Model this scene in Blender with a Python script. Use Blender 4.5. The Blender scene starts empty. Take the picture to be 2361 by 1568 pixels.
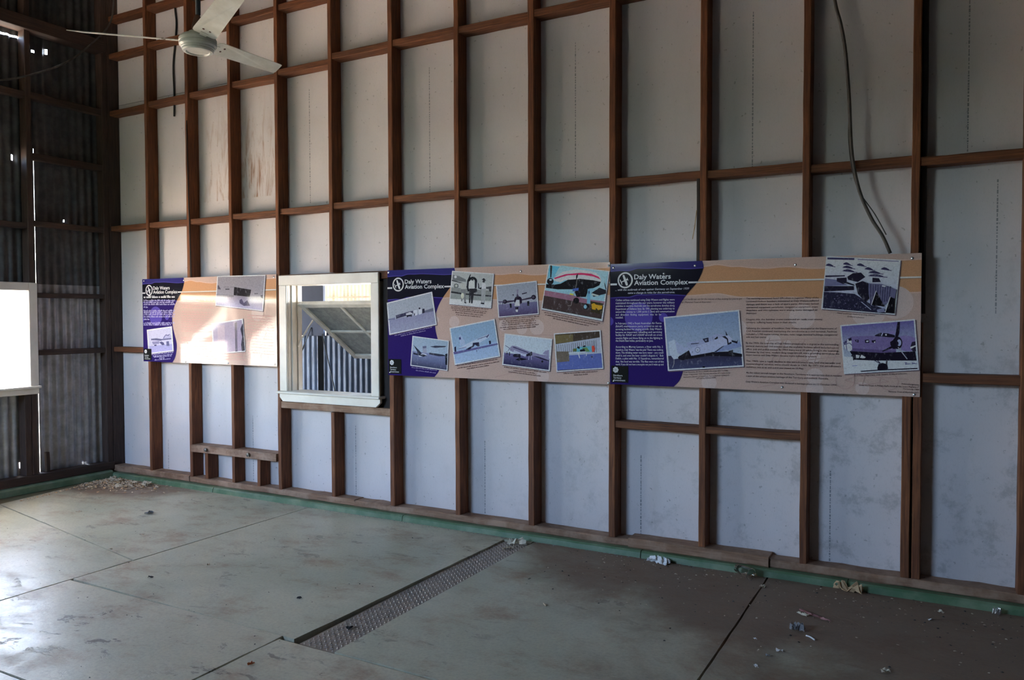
import bpy, bmesh, math, random
from mathutils import Vector, Matrix

# ------------------------------------------------------------------ camera, world, sun, exposure
scene = bpy.context.scene
COL = scene.collection
scene.view_settings.view_transform = 'Standard'
scene.view_settings.look = 'None'
scene.view_settings.gamma = 1.0
scene.view_settings.use_curve_mapping = False
scene.view_settings.exposure = 3.85
scene.cycles.use_denoising = True
scene.cycles.max_bounces = 10
scene.cycles.diffuse_bounces = 8
scene.cycles.sample_clamp_indirect = 8.0

cam_d = bpy.data.cameras.new('camera')
cam = bpy.data.objects.new('camera', cam_d)
COL.objects.link(cam)
cam_d.sensor_width = 36.0
cam_d.lens = 27.654
cam_d.clip_start = 0.05
cam_d.clip_end = 500
yaw, pitch, roll = math.radians(-28.8549), math.radians(-1.7393), math.radians(-0.1349)
fw = Vector((math.sin(yaw)*math.cos(pitch), math.cos(yaw)*math.cos(pitch), math.sin(pitch)))
rt = fw.cross(Vector((0, 0, 1))).normalized()
up = rt.cross(fw)
r2 = rt*math.cos(roll) + up*math.sin(roll)
u2 = -rt*math.sin(roll) + up*math.cos(roll)
cam.matrix_world = Matrix(((r2.x, u2.x, -fw.x, 7.4014), (r2.y, u2.y, -fw.y, -4.9577), (r2.z, u2.z, -fw.z, 1.5925), (0, 0, 0, 1)))
scene.camera = cam

world = bpy.data.worlds.new('sky')
scene.world = world
world.use_nodes = True
wn = world.node_tree.nodes
wn.clear()
sky = wn.new('ShaderNodeTexSky')
sky.sky_type = 'NISHITA'
sky.sun_disc = False
sky.sun_elevation = math.radians(58)
sky.sun_rotation = math.radians(-42)
sky.dust_density = 2.0
bg = wn.new('ShaderNodeBackground')
bg.inputs['Strength'].default_value = 0.8
wo = wn.new('ShaderNodeOutputWorld')
world.node_tree.links.new(sky.outputs[0], bg.inputs[0])
world.node_tree.links.new(bg.outputs[0], wo.inputs[0])

sun_d = bpy.data.lights.new('sun', 'SUN')
sun_d.energy = 9.0
sun_d.angle = math.radians(0.53)
sun_d.color = (1.0, 0.93, 0.82)
sun = bpy.data.objects.new('sun', sun_d)
COL.objects.link(sun)
sun.rotation_euler = Vector((0.42, -0.46, -0.78)).to_track_quat('-Z', 'Y').to_euler()


def portal(name, loc, rot, sx, sy):
    d = bpy.data.lights.new(name, 'AREA')
    d.shape = 'RECTANGLE'
    d.size, d.size_y = sx, sy
    d.cycles.is_portal = True
    o = bpy.data.objects.new(name, d)
    COL.objects.link(o)
    o.location = loc
    o.rotation_euler = rot
    return o


HP = math.pi/2
WINS = ((-0.82, -1.60), (-1.78, -2.58), (-3.0, -3.8))     # openings in the left wall (y range)
OPEN = (0.15, 2.9, 2.62, 3.75)                               # high opening in the front wall (x0, x1, z0, z1)
YF = -9.0
for i, (a, b) in enumerate(WINS):
    portal('sky_portal', (-0.05, (a+b)/2, 1.40), (0, -HP, 0), 0.87, a-b)
portal('sky_portal', ((OPEN[0]+OPEN[1])/2, YF-0.05, (OPEN[2]+OPEN[3])/2), (HP, 0, 0), OPEN[1]-OPEN[0], OPEN[3]-OPEN[2])
portal('sky_portal', (2.95, 0.16, 1.40), (-HP, 0, 0), 0.9, 0.9)

# ------------------------------------------------------------------ helpers
rnd = random.Random(7)


def obj(name, me, mat=None, parent=None):
    o = bpy.data.objects.new(name, me)
    COL.objects.link(o)
    if mat is not None and me is not None and not me.materials:
        me.materials.append(mat)
    if parent is not None:
        o.parent = parent
    return o


def tag(o, label=None, cat=None, group=None, kind=None):
    if label: o['label'] = label
    if cat: o['category'] = cat
    if group: o['group'] = group
    if kind: o['kind'] = kind
    return o


def empty(name, loc=(0, 0, 0)):
    o = bpy.data.objects.new(name, None)
    COL.objects.link(o)
    o.location = loc
    o.empty_display_size = 0.1
    return o


def pyd(name, v, f, smooth=False):
    me = bpy.data.meshes.new(name)
    me.from_pydata([tuple(p) for p in v], [], f)
    me.update()
    if smooth:
        for p in me.polygons: p.use_smooth = True
    return me


def crisp(o, deg=35):
    o.data.set_sharp_from_angle(angle=math.radians(deg))
    return o


def bm_mesh(bm, name, smooth=False):
    me = bpy.data.meshes.new(name)
    bm.to_mesh(me)
    bm.free()
    if smooth:
        for p in me.polygons: p.use_smooth = True
    return me


BOXF = [(0, 3, 2, 1), (4, 5, 6, 7), (0, 1, 5, 4), (1, 2, 6, 5), (2, 3, 7, 6), (3, 0, 4, 7)]


def boxv(x0, x1, y0, y1, z0, z1):
    return [(x0, y0, z0), (x1, y0, z0), (x1, y1, z0), (x0, y1, z0), (x0, y0, z1), (x1, y0, z1), (x1, y1, z1), (x0, y1, z1)]


def box(name, x0, x1, y0, y1, z0, z1, mat, parent=None, bev=0.0):
    if bev <= 0:
        return obj(name, pyd(name, boxv(x0, x1, y0, y1, z0, z1), BOXF), mat, parent)
    bm = bmesh.new()
    vs = [bm.verts.new(p) for p in boxv(x0, x1, y0, y1, z0, z1)]
    for f in BOXF: bm.faces.new([vs[i] for i in f])
    bmesh.ops.bevel(bm, geom=list(bm.edges), offset=bev, segments=1, affect='EDGES')
    return obj(name, bm_mesh(bm, name), mat, parent)


def timber(name, x0, x1, y0, y1, z0, z1, mat, parent=None, axis='z', jit=0.0022, seg=0.16, ch=0.004):
    """rough sawn stick: eight-sided section swept along its long axis with small uneven steps"""
    lo, hi = {'x': (x0, x1), 'y': (y0, y1), 'z': (z0, z1)}[axis]
    n = max(2, int((hi-lo)/seg))
    if axis == 'z': a0, a1, b0, b1 = x0, x1, y0, y1
    elif axis == 'x': a0, a1, b0, b1 = y0, y1, z0, z1
    else: a0, a1, b0, b1 = x0, x1, z0, z1
    v, f = [], []
    prof = [(a0+ch, b0), (a1-ch, b0), (a1, b0+ch), (a1, b1-ch), (a1-ch, b1), (a0+ch, b1), (a0, b1-ch), (a0, b0+ch)]
    for k in range(n+1):
        t = lo+(hi-lo)*k/n
        ja, jb = rnd.uniform(-jit, jit), rnd.uniform(-jit, jit)
        for (a, b) in prof:
            a += ja*0.6+rnd.uniform(-jit, jit)*0.35
            b += jb*0.6+rnd.uniform(-jit, jit)*0.35
            v.append((a, b, t) if axis == 'z' else ((t, a, b) if axis == 'x' else (a, t, b)))
    for k in range(n):
        for i in range(8):
            j = (i+1) % 8
            f.append((k*8+i, k*8+j, k*8+8+j, k*8+8+i))
    f.append(tuple(range(7, -1, -1)))
    f.append(tuple(n*8+i for i in range(8)))
    return obj(name, pyd(name, v, f), mat, parent)


def tube_geo(pts, rad, n=8, closed_ends=True):
    v, f = [], []
    pts = [Vector(p) for p in pts]
    prev = None
    for i, p in enumerate(pts):
        d = (pts[min(i+1, len(pts)-1)]-pts[max(i-1, 0)]).normalized()
        a = d.orthogonal().normalized() if prev is None else (prev-d*prev.dot(d)).normalized()
        prev = a
        b = d.cross(a)
        r = rad[i] if isinstance(rad, (list, tuple)) else rad
        for k in range(n):
            t = 2*math.pi*k/n
            v.append(p+a*(math.cos(t)*r)+b*(math.sin(t)*r))
    for i in range(len(pts)-1):
        for k in range(n):
            j = (k+1) % n
            f.append((i*n+k, i*n+j, (i+1)*n+j, (i+1)*n+k))
    if closed_ends:
        f.append(tuple(range(n-1, -1, -1)))
        f.append(tuple((len(pts)-1)*n+k for k in range(n)))
    return v, f


def smoothpts(pts, n=6):
    """Catmull-Rom through the points"""
    P = [Vector(p) for p in pts]
    P = [P[0]*2-P[1]]+P+[P[-1]*2-P[-2]]
    out = []
    for i in range(1, len(P)-2):
        for k in range(n):
            t = k/n
            a, b, c, d = P[i-1], P[i], P[i+1], P[i+2]
            out.append(0.5*((2*b)+(c-a)*t+(2*a-5*b+4*c-d)*t*t+(3*b-a-3*c+d)*t**3))
    out.append(P[-2])
    return out


def tube(name, pts, rad, mat, parent=None, n=8, sm=True):
    v, f = tube_geo(pts, rad, n)
    return obj(name, pyd(name, v, f, sm), mat, parent)


def lathe(prof, n=40):
    v, f = [], []
    for (r, z) in prof:
        for k in range(n):
            t = 2*math.pi*k/n
            v.append((r*math.cos(t), r*math.sin(t), z))
    for i in range(len(prof)-1):
        for k in range(n):
            j = (k+1) % n
            f.append((i*n+k, i*n+j, (i+1)*n+j, (i+1)*n+k))
    return v, f


# ------------------------------------------------------------------ materials
def lin(c):
    c = c/255.0
    return c/12.92 if c <= 0.04045 else ((c+0.055)/1.055)**2.4


class N:
    def __init__(s, name):
        s.m = bpy.data.materials.new(name)
        s.m.use_nodes = True
        s.t = s.m.node_tree
        s.t.nodes.clear()
        s.out = s.t.nodes.new('ShaderNodeOutputMaterial')
        s.b = s.t.nodes.new('ShaderNodeBsdfPrincipled')
        s.t.links.new(s.b.outputs[0], s.out.inputs[0])

    def n(s, ty, **kw):
        x = s.t.nodes.new(ty)
        for k, v in kw.items(): setattr(x, k, v)
        return x

    def l(s, a, b): s.t.links.new(a, b)

    def set(s, **kw):
        for k, v in kw.items():
            s.b.inputs[k.replace('_', ' ')].default_value = v
        return s

    def coords(s, scale=(1, 1, 1), kind='Object'):
        tc = s.n('ShaderNodeTexCoord')
        mp = s.n('ShaderNodeMapping')
        mp.inputs['Scale'].default_value = scale
        s.l(tc.outputs[kind], mp.inputs[0])
        return mp.outputs[0]

    def noise(s, vec, scale, detail=4, rough=0.55, dist=0.0):
        x = s.n('ShaderNodeTexNoise')
        x.inputs['Scale'].default_value = scale
        x.inputs['Detail'].default_value = detail
        x.inputs['Roughness'].default_value = rough
        x.inputs['Distortion'].default_value = dist
        s.l(vec, x.inputs['Vector'])
        return x.outputs['Fac']

    def ramp(s, fac, stops):
        x = s.n('ShaderNodeValToRGB')
        e = x.color_ramp.elements
        while len(e) < len(stops): e.new(0.5)
        for i, (p, c) in enumerate(stops):
            e[i].position = p
            e[i].color = c if len(c) == 4 else (*c, 1)
        s.l(fac, x.inputs[0])
        return x.outputs[0]

    def map(s, fac, a, b, c=0.0, d=1.0, smooth=True):
        x = s.n('ShaderNodeMapRange')
        x.interpolation_type = 'SMOOTHSTEP' if smooth else 'LINEAR'
        for i, v in enumerate((a, b, c, d)): x.inputs[i+1].default_value = v
        s.l(fac, x.inputs[0])
        return x.outputs[0]

    def math(s, op, a, b=None):
        x = s.n('ShaderNodeMath')
        x.operation = op
        for i, v in enumerate((a, b)):
            if v is None: continue
            if isinstance(v, (int, float)): x.inputs[i].default_value = v
            else: s.l(v, x.inputs[i])
        return x.outputs[0]

    def mix(s, fac, a, b, mode='MIX'):
        x = s.n('ShaderNodeMix')
        x.data_type = 'RGBA'
        x.blend_type = mode
        for i, v in ((0, fac), (6, a), (7, b)):
            if isinstance(v, (int, float)): x.inputs[i].default_value = v
            elif isinstance(v, tuple): x.inputs[i].default_value = v if len(v) == 4 else (*v, 1)
            else: s.l(v, x.inputs[i])
        return x.outputs[2]

    def color(s, sock): s.l(sock, s.b.inputs['Base Color']); return s

    def rough(s, sock): s.l(sock, s.b.inputs['Roughness']); return s

    def bump(s, h, strength=0.3, dist=0.01):
        x = s.n('ShaderNodeBump')
        x.inputs['Strength'].default_value = strength
        x.inputs['Distance'].default_value = dist
        s.l(h, x.inputs['Height'])
        s.l(x.outputs[0], s.b.inputs['Normal'])
        return s

    def xyz(s):
        g = s.n('ShaderNodeNewGeometry')
        q = s.n('ShaderNodeSeparateXYZ')
        s.l(g.outputs['Position'], q.inputs[0])
        return q.outputs[0], q.outputs[1], q.outputs[2]


def flat(name, c, rough=0.6, **kw):
    m = N(name).set(Base_Color=(*c, 1), Roughness=rough, **kw)
    return m.m


def wood(name, dark, mid, light, sc, dust=None):
    m = N(name)
    v = m.coords(sc)
    f1 = m.noise(v, 6.0, 6, 0.65, 0.4)
    c = m.ramp(f1, [(0.28, dark), (0.52, mid), (0.78, light)])
    v2 = m.coords((1, 1, 1))
    f2 = m.noise(v2, 1.7, 3)
    c = m.mix(m.map(f2, 0.35, 0.7), c, m.mix(0.5, c, dark))
    if dust:
        f3 = m.noise(v2, 5.0, 4, 0.7)
        c = m.mix(m.map(f3, 0.4, 0.65, 0.0, 0.75), c, dust)
    m.color(c).set(Roughness=0.75).bump(f1, 0.35, 0.004)
    return m.m


WV = wood('wood_stud', (0.07, 0.021, 0.008), (0.22, 0.073, 0.024), (0.40, 0.148, 0.052), (14, 14, 0.7))
WH = wood('wood_nogging', (0.06, 0.019, 0.007), (0.185, 0.064, 0.022), (0.33, 0.125, 0.046), (0.7, 14, 14))
WP = wood('wood_dusty_plate', (0.15, 0.075, 0.042), (0.28, 0.155, 0.09), (0.40, 0.24, 0.155), (0.8, 14, 14), (0.42, 0.275, 0.19))
WL = wood('wood_left_frame', (0.035, 0.02, 0.014), (0.075, 0.042, 0.03), (0.12, 0.07, 0.05), (12, 12, 0.8))
WLH = wood('wood_left_rail', (0.035, 0.02, 0.014), (0.075, 0.042, 0.03), (0.12, 0.07, 0.05), (12, 0.8, 12))
WD = wood('wood_dark_batten_and_shade', (0.02, 0.014, 0.012), (0.035, 0.024, 0.02), (0.06, 0.04, 0.032), (14, 14, 0.7))


def sheet_mat():
    m = N('white_wall_sheet')
    v = m.coords((1, 1, 1))
    base = m.mix(m.map(m.noise(v, 1.1, 3), 0.3, 0.7), (0.74, 0.69, 0.69), (0.65, 0.61, 0.61))
    vs = m.coords((5, 1, 0.9))
    streak = m.noise(vs, 3.0, 5, 0.6)
    base = m.mix(m.map(streak, 0.5, 0.85, 0, 0.25), base, (0.52, 0.50, 0.46))
    fine = m.noise(m.coords((22, 22, 9)), 6.0, 3, 0.7)
    base = m.mix(m.map(fine, 0.5, 0.8, 0, 0.22), base, (0.42, 0.41, 0.38))
    x, y, z = m.xyz()
    # rusty water stains with their own outlines on the two bays beside the fan
    a = m.math('MULTIPLY', m.map(x, 1.27, 1.45), m.map(x, 2.34, 2.2))
    b = m.math('MULTIPLY', m.map(z, 2.655, 2.665), m.map(z, 3.75, 2.75))
    st = m.noise(m.coords((7, 1, 1.1)), 2.2, 5, 0.65, 0.8)
    k = m.math('MULTIPLY', m.math('MULTIPLY', a, b), m.map(st, 0.45, 0.68))
    base = m.mix(m.math('MULTIPLY', k, 0.9), base, (0.34, 0.17, 0.09))
    # grey mould bloom low on the sheets at the far end
    mo = m.noise(v, 4.5, 8, 0.78, 0.1)
    w = m.math('MULTIPLY', m.map(x, 3.0, 7.5), m.map(z, 2.4, 1.0))
    k2 = m.math('MULTIPLY', w, m.map(mo, 0.50, 0.66, 0, 0.55))
    base = m.mix(k2, base, (0.33, 0.33, 0.32))
    sp = m.noise(v, 38.0, 2, 0.5)
    base = m.mix(m.map(sp, 0.70, 0.76, 0, 0.5), base, (0.25, 0.23, 0.21))
    m.color(base).set(Roughness=0.7, Specular_IOR_Level=0.3).bump(fine, 0.12, 0.003)
    return m.m


SHEET = sheet_mat()
MARK = flat('printed_mark_grey', (0.28, 0.28, 0.29), 0.8)


def floor_mat(name, green, worn, chip):
    m = N(name)
    v = m.coords((1, 1, 1))
    big = m.noise(v, 0.9, 5, 0.6, 0.5)
    med = m.noise(m.coords((1.0, 1.5, 1)), 2.2, 9, 0.72, 0.12)
    fine = m.noise(v, 60.0, 3, 0.6)
    c = m.mix(m.map(big, 0.35, 0.7), green, worn)
    c = m.mix(m.map(med, 0.48, 0.74, 0, 0.8), c, (0.36, 0.215, 0.14))
    chipn = m.noise(m.coords((1.0, 2.0, 1)), 4.2, 9, 0.72, 0.6)
    patch = m.map(m.noise(v, 0.75, 4, 0.6), 0.46, 0.62)
    chips = m.math('MULTIPLY', m.map(chipn, 0.57, 0.61), patch)
    c = m.mix(m.math('MULTIPLY', chips, chip), c, (0.17, 0.13, 0.095))
    x, y, z = m.xyz()
    # red-brown dust that has collected towards the sign end of the wall
    edge = m.math('ADD', m.map(y, -1.5, -0.1, 0, 0.62), m.map(x, 3.4, 7.2, -0.60, 0.30))
    d = m.map(m.math('ADD', edge, m.math('MULTIPLY', m.noise(v, 1.6, 6, 0.65, 0.4), 0.9)), 0.48, 0.95)
    c = m.mix(m.math('MULTIPLY', d, 0.85), c, (0.21, 0.118, 0.075))
    c = m.mix(m.map(fine, 0.35, 0.8, 0, 0.25), c, (0.12, 0.105, 0.09))
    cor = m.math('MULTIPLY', m.map(x, 1.9, 0.5), m.map(y, -1.0, -0.25))
    d2 = m.map(m.math('ADD', cor, m.math('MULTIPLY', m.noise(v, 2.3, 6, 0.7), 0.8)), 0.62, 1.05)
    c = m.mix(m.math('MULTIPLY', d2, 0.8), c, (0.24, 0.145, 0.095))
    r = m.math('ADD', m.map(med, 0.4, 0.7, 0.37, 0.6), m.math('MULTIPLY', d, 0.3))
    h = m.math('ADD', m.math('MULTIPLY', chips, -0.7*chip), m.math('MULTIPLY', m.noise(v, 14, 5, 0.6), 0.45))
    m.color(c).rough(r).set(Specular_IOR_Level=0.42).bump(h, 0.6, 0.010)
    return m.m


FLOOR = floor_mat('green_painted_concrete', (0.455, 0.455, 0.33), (0.60, 0.565, 0.42), 0.55)
FLOORW = floor_mat('green_painted_concrete_worn', (0.50, 0.475, 0.345), (0.65, 0.58, 0.43), 0.9)


def simple_noise(name, c1, c2, scale, rough=0.6, bump=0.2, metal=0.0, spec=0.5, lo=0.35, hi=0.7, sc=(1, 1, 1)):
    m = N(name)
    v = m.coords(sc)
    f = m.noise(v, scale, 5, 0.65)
    m.color(m.mix(m.map(f, lo, hi), c1, c2)).set(Roughness=rough, Metallic=metal, Specular_IOR_Level=spec).bump(f, bump, 0.004)
    return m.m


KERB = simple_noise('green_kerb_paint', (0.085, 0.165, 0.085), (0.19, 0.255, 0.155), 7, 0.36, 0.2)
STRIP = simple_noise('brown_green_border_concrete', (0.16, 0.115, 0.055), (0.13, 0.14, 0.075), 5, 0.6, 0.3)
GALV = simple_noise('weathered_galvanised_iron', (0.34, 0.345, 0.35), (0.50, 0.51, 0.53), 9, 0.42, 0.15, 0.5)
GALV2 = simple_noise('dark_iron', (0.075, 0.075, 0.075), (0.13, 0.13, 0.13), 8, 0.6, 0.15, 0.2)
IRONOUT = simple_noise('blue_grey_outdoor_iron', (0.045, 0.066, 0.105), (0.07, 0.10, 0.15), 6, 0.5, 0.1, 0.2)
BLUEWALL = simple_noise('slate_blue_painted_board', (0.012, 0.021, 0.044), (0.017, 0.028, 0.056), 5, 0.8, 0.05)
WHITEP = simple_noise('white_gloss_paint', (0.83, 0.79, 0.71), (0.75, 0.70, 0.62), 5, 0.4, 0.05)
SASHP = simple_noise('dusty_white_paint', (0.66, 0.64, 0.57), (0.52, 0.49, 0.42), 7, 0.6, 0.1)
FANW = simple_noise('aged_white_enamel', (0.72, 0.72, 0.64), (0.58, 0.57, 0.48), 6, 0.35, 0.03)
RUST = simple_noise('rusty_steel', (0.10, 0.045, 0.025), (0.20, 0.09, 0.05), 14, 0.7, 0.2)
CABLE = flat('black_cable', (0.018, 0.018, 0.018), 0.5)
CABLEG = simple_noise('grey_old_cable', (0.07, 0.06, 0.05), (0.11, 0.095, 0.08), 20, 0.65, 0.1)
RODG = flat('grey_painted_rod', (0.12, 0.13, 0.13), 0.45)
STEEL = simple_noise('bolt_steel', (0.35, 0.32, 0.28), (0.22, 0.18, 0.14), 40, 0.4, 0.1, 0.6)
CHROME = flat('bright_screw', (0.8, 0.8, 0.8), 0.2, Metallic=0.9)
PLATE = simple_noise('chequer_plate_steel', (0.27, 0.21, 0.165), (0.36, 0.29, 0.235), 12, 0.5, 0.1, 0.2)
TREAD = simple_noise('worn_tread_steel', (0.62, 0.56, 0.49), (0.48, 0.42, 0.36), 12, 0.35, 0.05, 0.3)
DARK = flat('dark_soil_and_shade', (0.02, 0.018, 0.015), 0.9)
ROOF = simple_noise('dark_iron_roof', (0.09, 0.085, 0.08), (0.15, 0.14, 0.13), 3, 0.6, 0.05)
EARTH = simple_noise('sunlit_pale_earth', (0.46, 0.36, 0.26), (0.56, 0.46, 0.34), 0.5, 0.9, 0.1)
LEAF = simple_noise('eucalypt_foliage', (0.05, 0.07, 0.03), (0.09, 0.11, 0.05), 2, 0.8, 0.2)
BARK = simple_noise('tree_bark', (0.16, 0.11, 0.075), (0.26, 0.19, 0.14), 4, 0.9, 0.3)
PAPER = flat('white_paper', (0.75, 0.75, 0.75), 0.7)
CREAM = flat('cream_paper', (0.62, 0.55, 0.42), 0.8)
DRY = simple_noise('dry_leaf', (0.45, 0.28, 0.14), (0.60, 0.42, 0.24), 30, 0.8, 0.2)
FLAKE = simple_noise('pale_bark_flake', (0.50, 0.40, 0.28), (0.62, 0.53, 0.40), 25, 0.8, 0.2)
PINK = flat('faded_red_wrapper', (0.36, 0.16, 0.15), 0.5)
GREY = flat('grey_litter', (0.25, 0.24, 0.24), 0.8)
BLACKL = flat('black_litter', (0.03, 0.028, 0.026), 0.8)
ORANGE = flat('orange_leaf', (0.45, 0.12, 0.03), 0.7)


def glass_mat(name, col, rough, trans=1.0):
    m = N(name).set(Base_Color=(*col, 1), Roughness=rough, Transmission_Weight=trans, IOR=1.35)
    return m.m


CUPM = glass_mat('clear_plastic', (0.97, 0.97, 0.97), 0.05)


def dirty_glass():
    m = N('dirty_obscure_glass')
    v = m.coords((1, 1, 1))
    f = m.noise(v, 26, 5, 0.7)
    f2 = m.noise(v, 5, 4, 0.7)
    c = m.mix(m.map(f, 0.35, 0.65), (0.20, 0.205, 0.19), (0.31, 0.31, 0.28))
    c = m.mix(m.map(f2, 0.55, 0.8, 0, 0.5), c, (0.22, 0.21, 0.19))
    m.color(c).set(Roughness=0.5, Transmission_Weight=0.12, IOR=1.3).bump(f, 0.6, 0.004)
    return m.m


PANE = dirty_glass()


def translucent_sheet():
    m = N('pale_green_translucent_roofing')
    v = m.coords((1, 1, 1))
    c = m.mix(m.map(m.noise(v, 4, 5, 0.7), 0.45, 0.7), (0.065, 0.076, 0.062), (0.06, 0.048, 0.03))
    tr = m.n('ShaderNodeBsdfTranslucent')
    m.l(c, tr.inputs[0])
    mx = m.n('ShaderNodeMixShader')
    mx.inputs[0].default_value = 0.5
    m.color(c)
    m.l(m.b.outputs[0], mx.inputs[1])
    m.l(tr.outputs[0], mx.inputs[2])
    m.l(mx.outputs[0], m.out.inputs[0])
    return m.m


TRANSL = translucent_sheet()


def print_mat(name='glossy_print', mottle=0.0):
    m = N(name)
    a = m.n('ShaderNodeVertexColor')
    a.layer_name = 'Col'
    g = m.noise(m.coords((1, 1, 1)), 260.0, 2, 0.6)
    c = m.mix(m.map(g, 0.3, 0.7, 0.0, 0.16), a.outputs[0], (0.0, 0.0, 0.0))
    if mottle:
        g2 = m.noise(m.coords((1, 1, 1)), 70.0, 6, 0.75)
        c = m.mix(m.map(g2, 0.25, 0.55, mottle, 0.0), c, (0.02, 0.02, 0.03))
        g3 = m.noise(m.coords((1.6, 1, 1)), 34.0, 5, 0.7)
        c = m.mix(m.map(g3, 0.52, 0.8, 0.0, mottle), c, (0.62, 0.64, 0.72))
    m.color(c).set(Roughness=0.07, IOR=1.35)
    return m.m


PRINT = print_mat()
PHOTO = print_mat('glossy_photo_print', 0.34)

# ------------------------------------------------------------------ floor: slabs with recessed joints
floor = tag(empty('floor'), 'green painted concrete slab floor with worn joints', 'floor', kind='structure')
box('floor_bed', -0.2, 12.3, YF-0.3, 0.3, -0.25, -0.07, DARK, floor)
box('floor_edge', 0.1, 12.2, -0.047, 0.3, -0.09, -0.001, DARK, floor)
box('floor_edge', -0.2, 0.102, YF, 0.3, -0.09, -0.001, DARK, floor)
G = 0.006


def slab(x0, x1, y0, y1, mat=FLOOR, z=0.0, pts=None):
    p = pts or [(x0+G, y0+G), (x1-G, y0+G), (x1-G, y1-G), (x0+G, y1-G)]
    bm = bmesh.new()
    # jitter the rim a little so that the joints are ragged
    rim = []
    for i, a in enumerate(p):
        b = p[(i+1) % len(p)]
        L = math.hypot(b[0]-a[0], b[1]-a[1])
        n = max(1, int(L/0.12))
        for k in range(n):
            t = k/n
            j = 0.0025
            rim.append((a[0]+(b[0]-a[0])*t+rnd.uniform(-j, j), a[1]+(b[1]-a[1])*t+rnd.uniform(-j, j)))
    top = [bm.verts.new((q[0], q[1], z)) for q in rim]
    bot = [bm.verts.new((q[0], q[1], -0.08)) for q in rim]
    n = len(rim)
    bm.faces.new(top)
    for i in range(n):
        j = (i+1) % n
        bm.faces.new((top[j], top[i], bot[i], bot[j]))
    return obj('slab', bm_mesh(bm, 'slab'), mat, floor)


slab(0, 0, 0, 0, pts=[(0.36, -1.23), (2.765-G, -1.68), (2.765-G, -0.05), (0.16, -0.05)])
slab(0, 0, 0, 0, pts=[(0.80, -2.9), (2.765-G, -2.9), (2.765-G, -1.69), (0.37, -1.245)])
slab(0, 0, 0, 0, STRIP, -0.004, pts=[(0.10, -1.25), (0.345, -1.235), (0.15, -0.04), (0.10, -0.04)])
slab(0, 0, 0, 0, STRIP, -0.004, pts=[(0.10, YF), (0.80, YF), (0.79, -2.9), (0.355, -1.26), (0.10, -1.26)])
slab(0.80, 2.765, YF, -2.9)
slab(0, 0, 0, 0, pts=[(2.765+G, -2.095), (4.605, -2.115), (4.665, -0.05), (2.765+G, -0.05)])
slab(4.874, 6.475, -2.14, -0.05)
slab(2.765, 4.53, -3.01, -2.11, FLOORW)
slab(2.765, 4.53, YF, -3.01, FLOORW)
slab(4.53, 6.475, YF, -2.145, FLOORW)
slab(6.475, 9.4, YF, -0.05)
slab(9.4, 12.2, YF, -0.05)
box('slab', 4.655, 4.872, -0.118, -0.05, -0.08, 0.0, FLOOR, floor)

# steel cover sunk into the floor
dc = tag(empty('drain_cover', (4.76, -1.1, -0.012)), 'narrow steel chequer plate drain cover sunk in the floor', 'drain cover')
me = pyd('plate', boxv(-0.115, 0.111, -1.025, 0.98, -0.03, 0.0), BOXF)
obj('plate', me, PLATE, dc)
v, f = [], []
pitch_ = 0.0335
ny = int(2.0/pitch_)
for i in range(ny):
    for j in range(6):
        for s in (0, 1):
            cx = -0.095+j*0.036+(0.018 if s else 0)
            cy = -1.01+(i+0.5*s)*pitch_
            if cx > 0.105: continue
            a = math.radians(52 if s else -52)
            ux, uy = math.cos(a), math.sin(a)
            L, Wd, h = 0.0135, 0.0042, 0.0036
            k = len(v)
            for (p, q, zz) in ((-L, 0, 0), (0, -Wd, 0), (L, 0, 0), (0, Wd, 0), (-L*0.5, 0, h), (L*0.5, 0, h)):
                v.append((cx+ux*p-uy*q, cy+uy*p+ux*q, zz))
            f += [(k, k+1, k+4), (k+1, k+2, k+5), (k+1, k+5, k+4), (k+2, k+3, k+5), (k+3, k, k+4), (k+3, k+4, k+5)]
tag(obj('tread_pattern', pyd('tread_pattern', v, f), TREAD, dc), kind='stuff')

# ------------------------------------------------------------------ framed back wall
wb = tag(empty('wall_back'), 'open timber stud wall lined behind with white sheets', 'wall', kind='structure')
STUDS = {1: 0.650, 2: 1.225, 3: 1.785, 4: 2.355, 5: 2.955, 6: 3.565, 7: 4.178, 8: 4.800, 9: 5.415, 10: 6.030, 11: 6.645, 12: 7.225, 13: 7.755, 14: 8.36, 15: 8.97, 16: 9.57}
SWID = {1: 0.038, 2: 0.040, 3: 0.038, 4: 0.040, 5: 0.040, 6: 0.044, 7: 0.043, 8: 0.048, 9: 0.046, 10: 0.044, 11: 0.042, 12: 0.042}
D = 0.12
ZT = 5.6
for i, x in STUDS.items():
    w = SWID.get(i, 0.044)
    z0, z1 = 0.095, ZT
    if i == 5:
        timber('stud', x, x+w, 0, D, 0.10, 0.80, WV, wb)
        timber('stud', x, x+w, 0, D, 1.955, ZT, WV, wb)
        continue
    if i == 3:
        timber('stud', x, x+w, 0, D, 0.10, 0.336, WV, wb)
        timber('stud', x, x+w, 0, D, 0.405, ZT, WV, wb)
        continue
    if i == 12:
        timber('stud', x, x+w, 0, D, 1.6, ZT, WV, wb)
        timber('stud', 7.192, 7.238, 0.0, D, 0.10, 1.55, WV, wb)
        timber('stud', 7.248, 7.292, 0.006, D, 0.10, 1.55, WV, wb)
        continue
    timber('stud', x, x+w, 0, D, z0, z1, WV, wb)
timber('corner_post', 0.0, 0.098, 0.0, D, 0.05, ZT, WL, wb)

timber('batten', 6.005, 6.028, 0.012, 0.05, 1.6, 2.462, WD, wb)
timber('batten', 3.478, 3.545, 0.035, D, 0.86, 1.89, WD, wb)  # recessed jamb stud, its shadow put into the dark wood colour
timber('batten', 7.272, 7.30, 0.05, D, 1.6, ZT, WD, wb)


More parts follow.
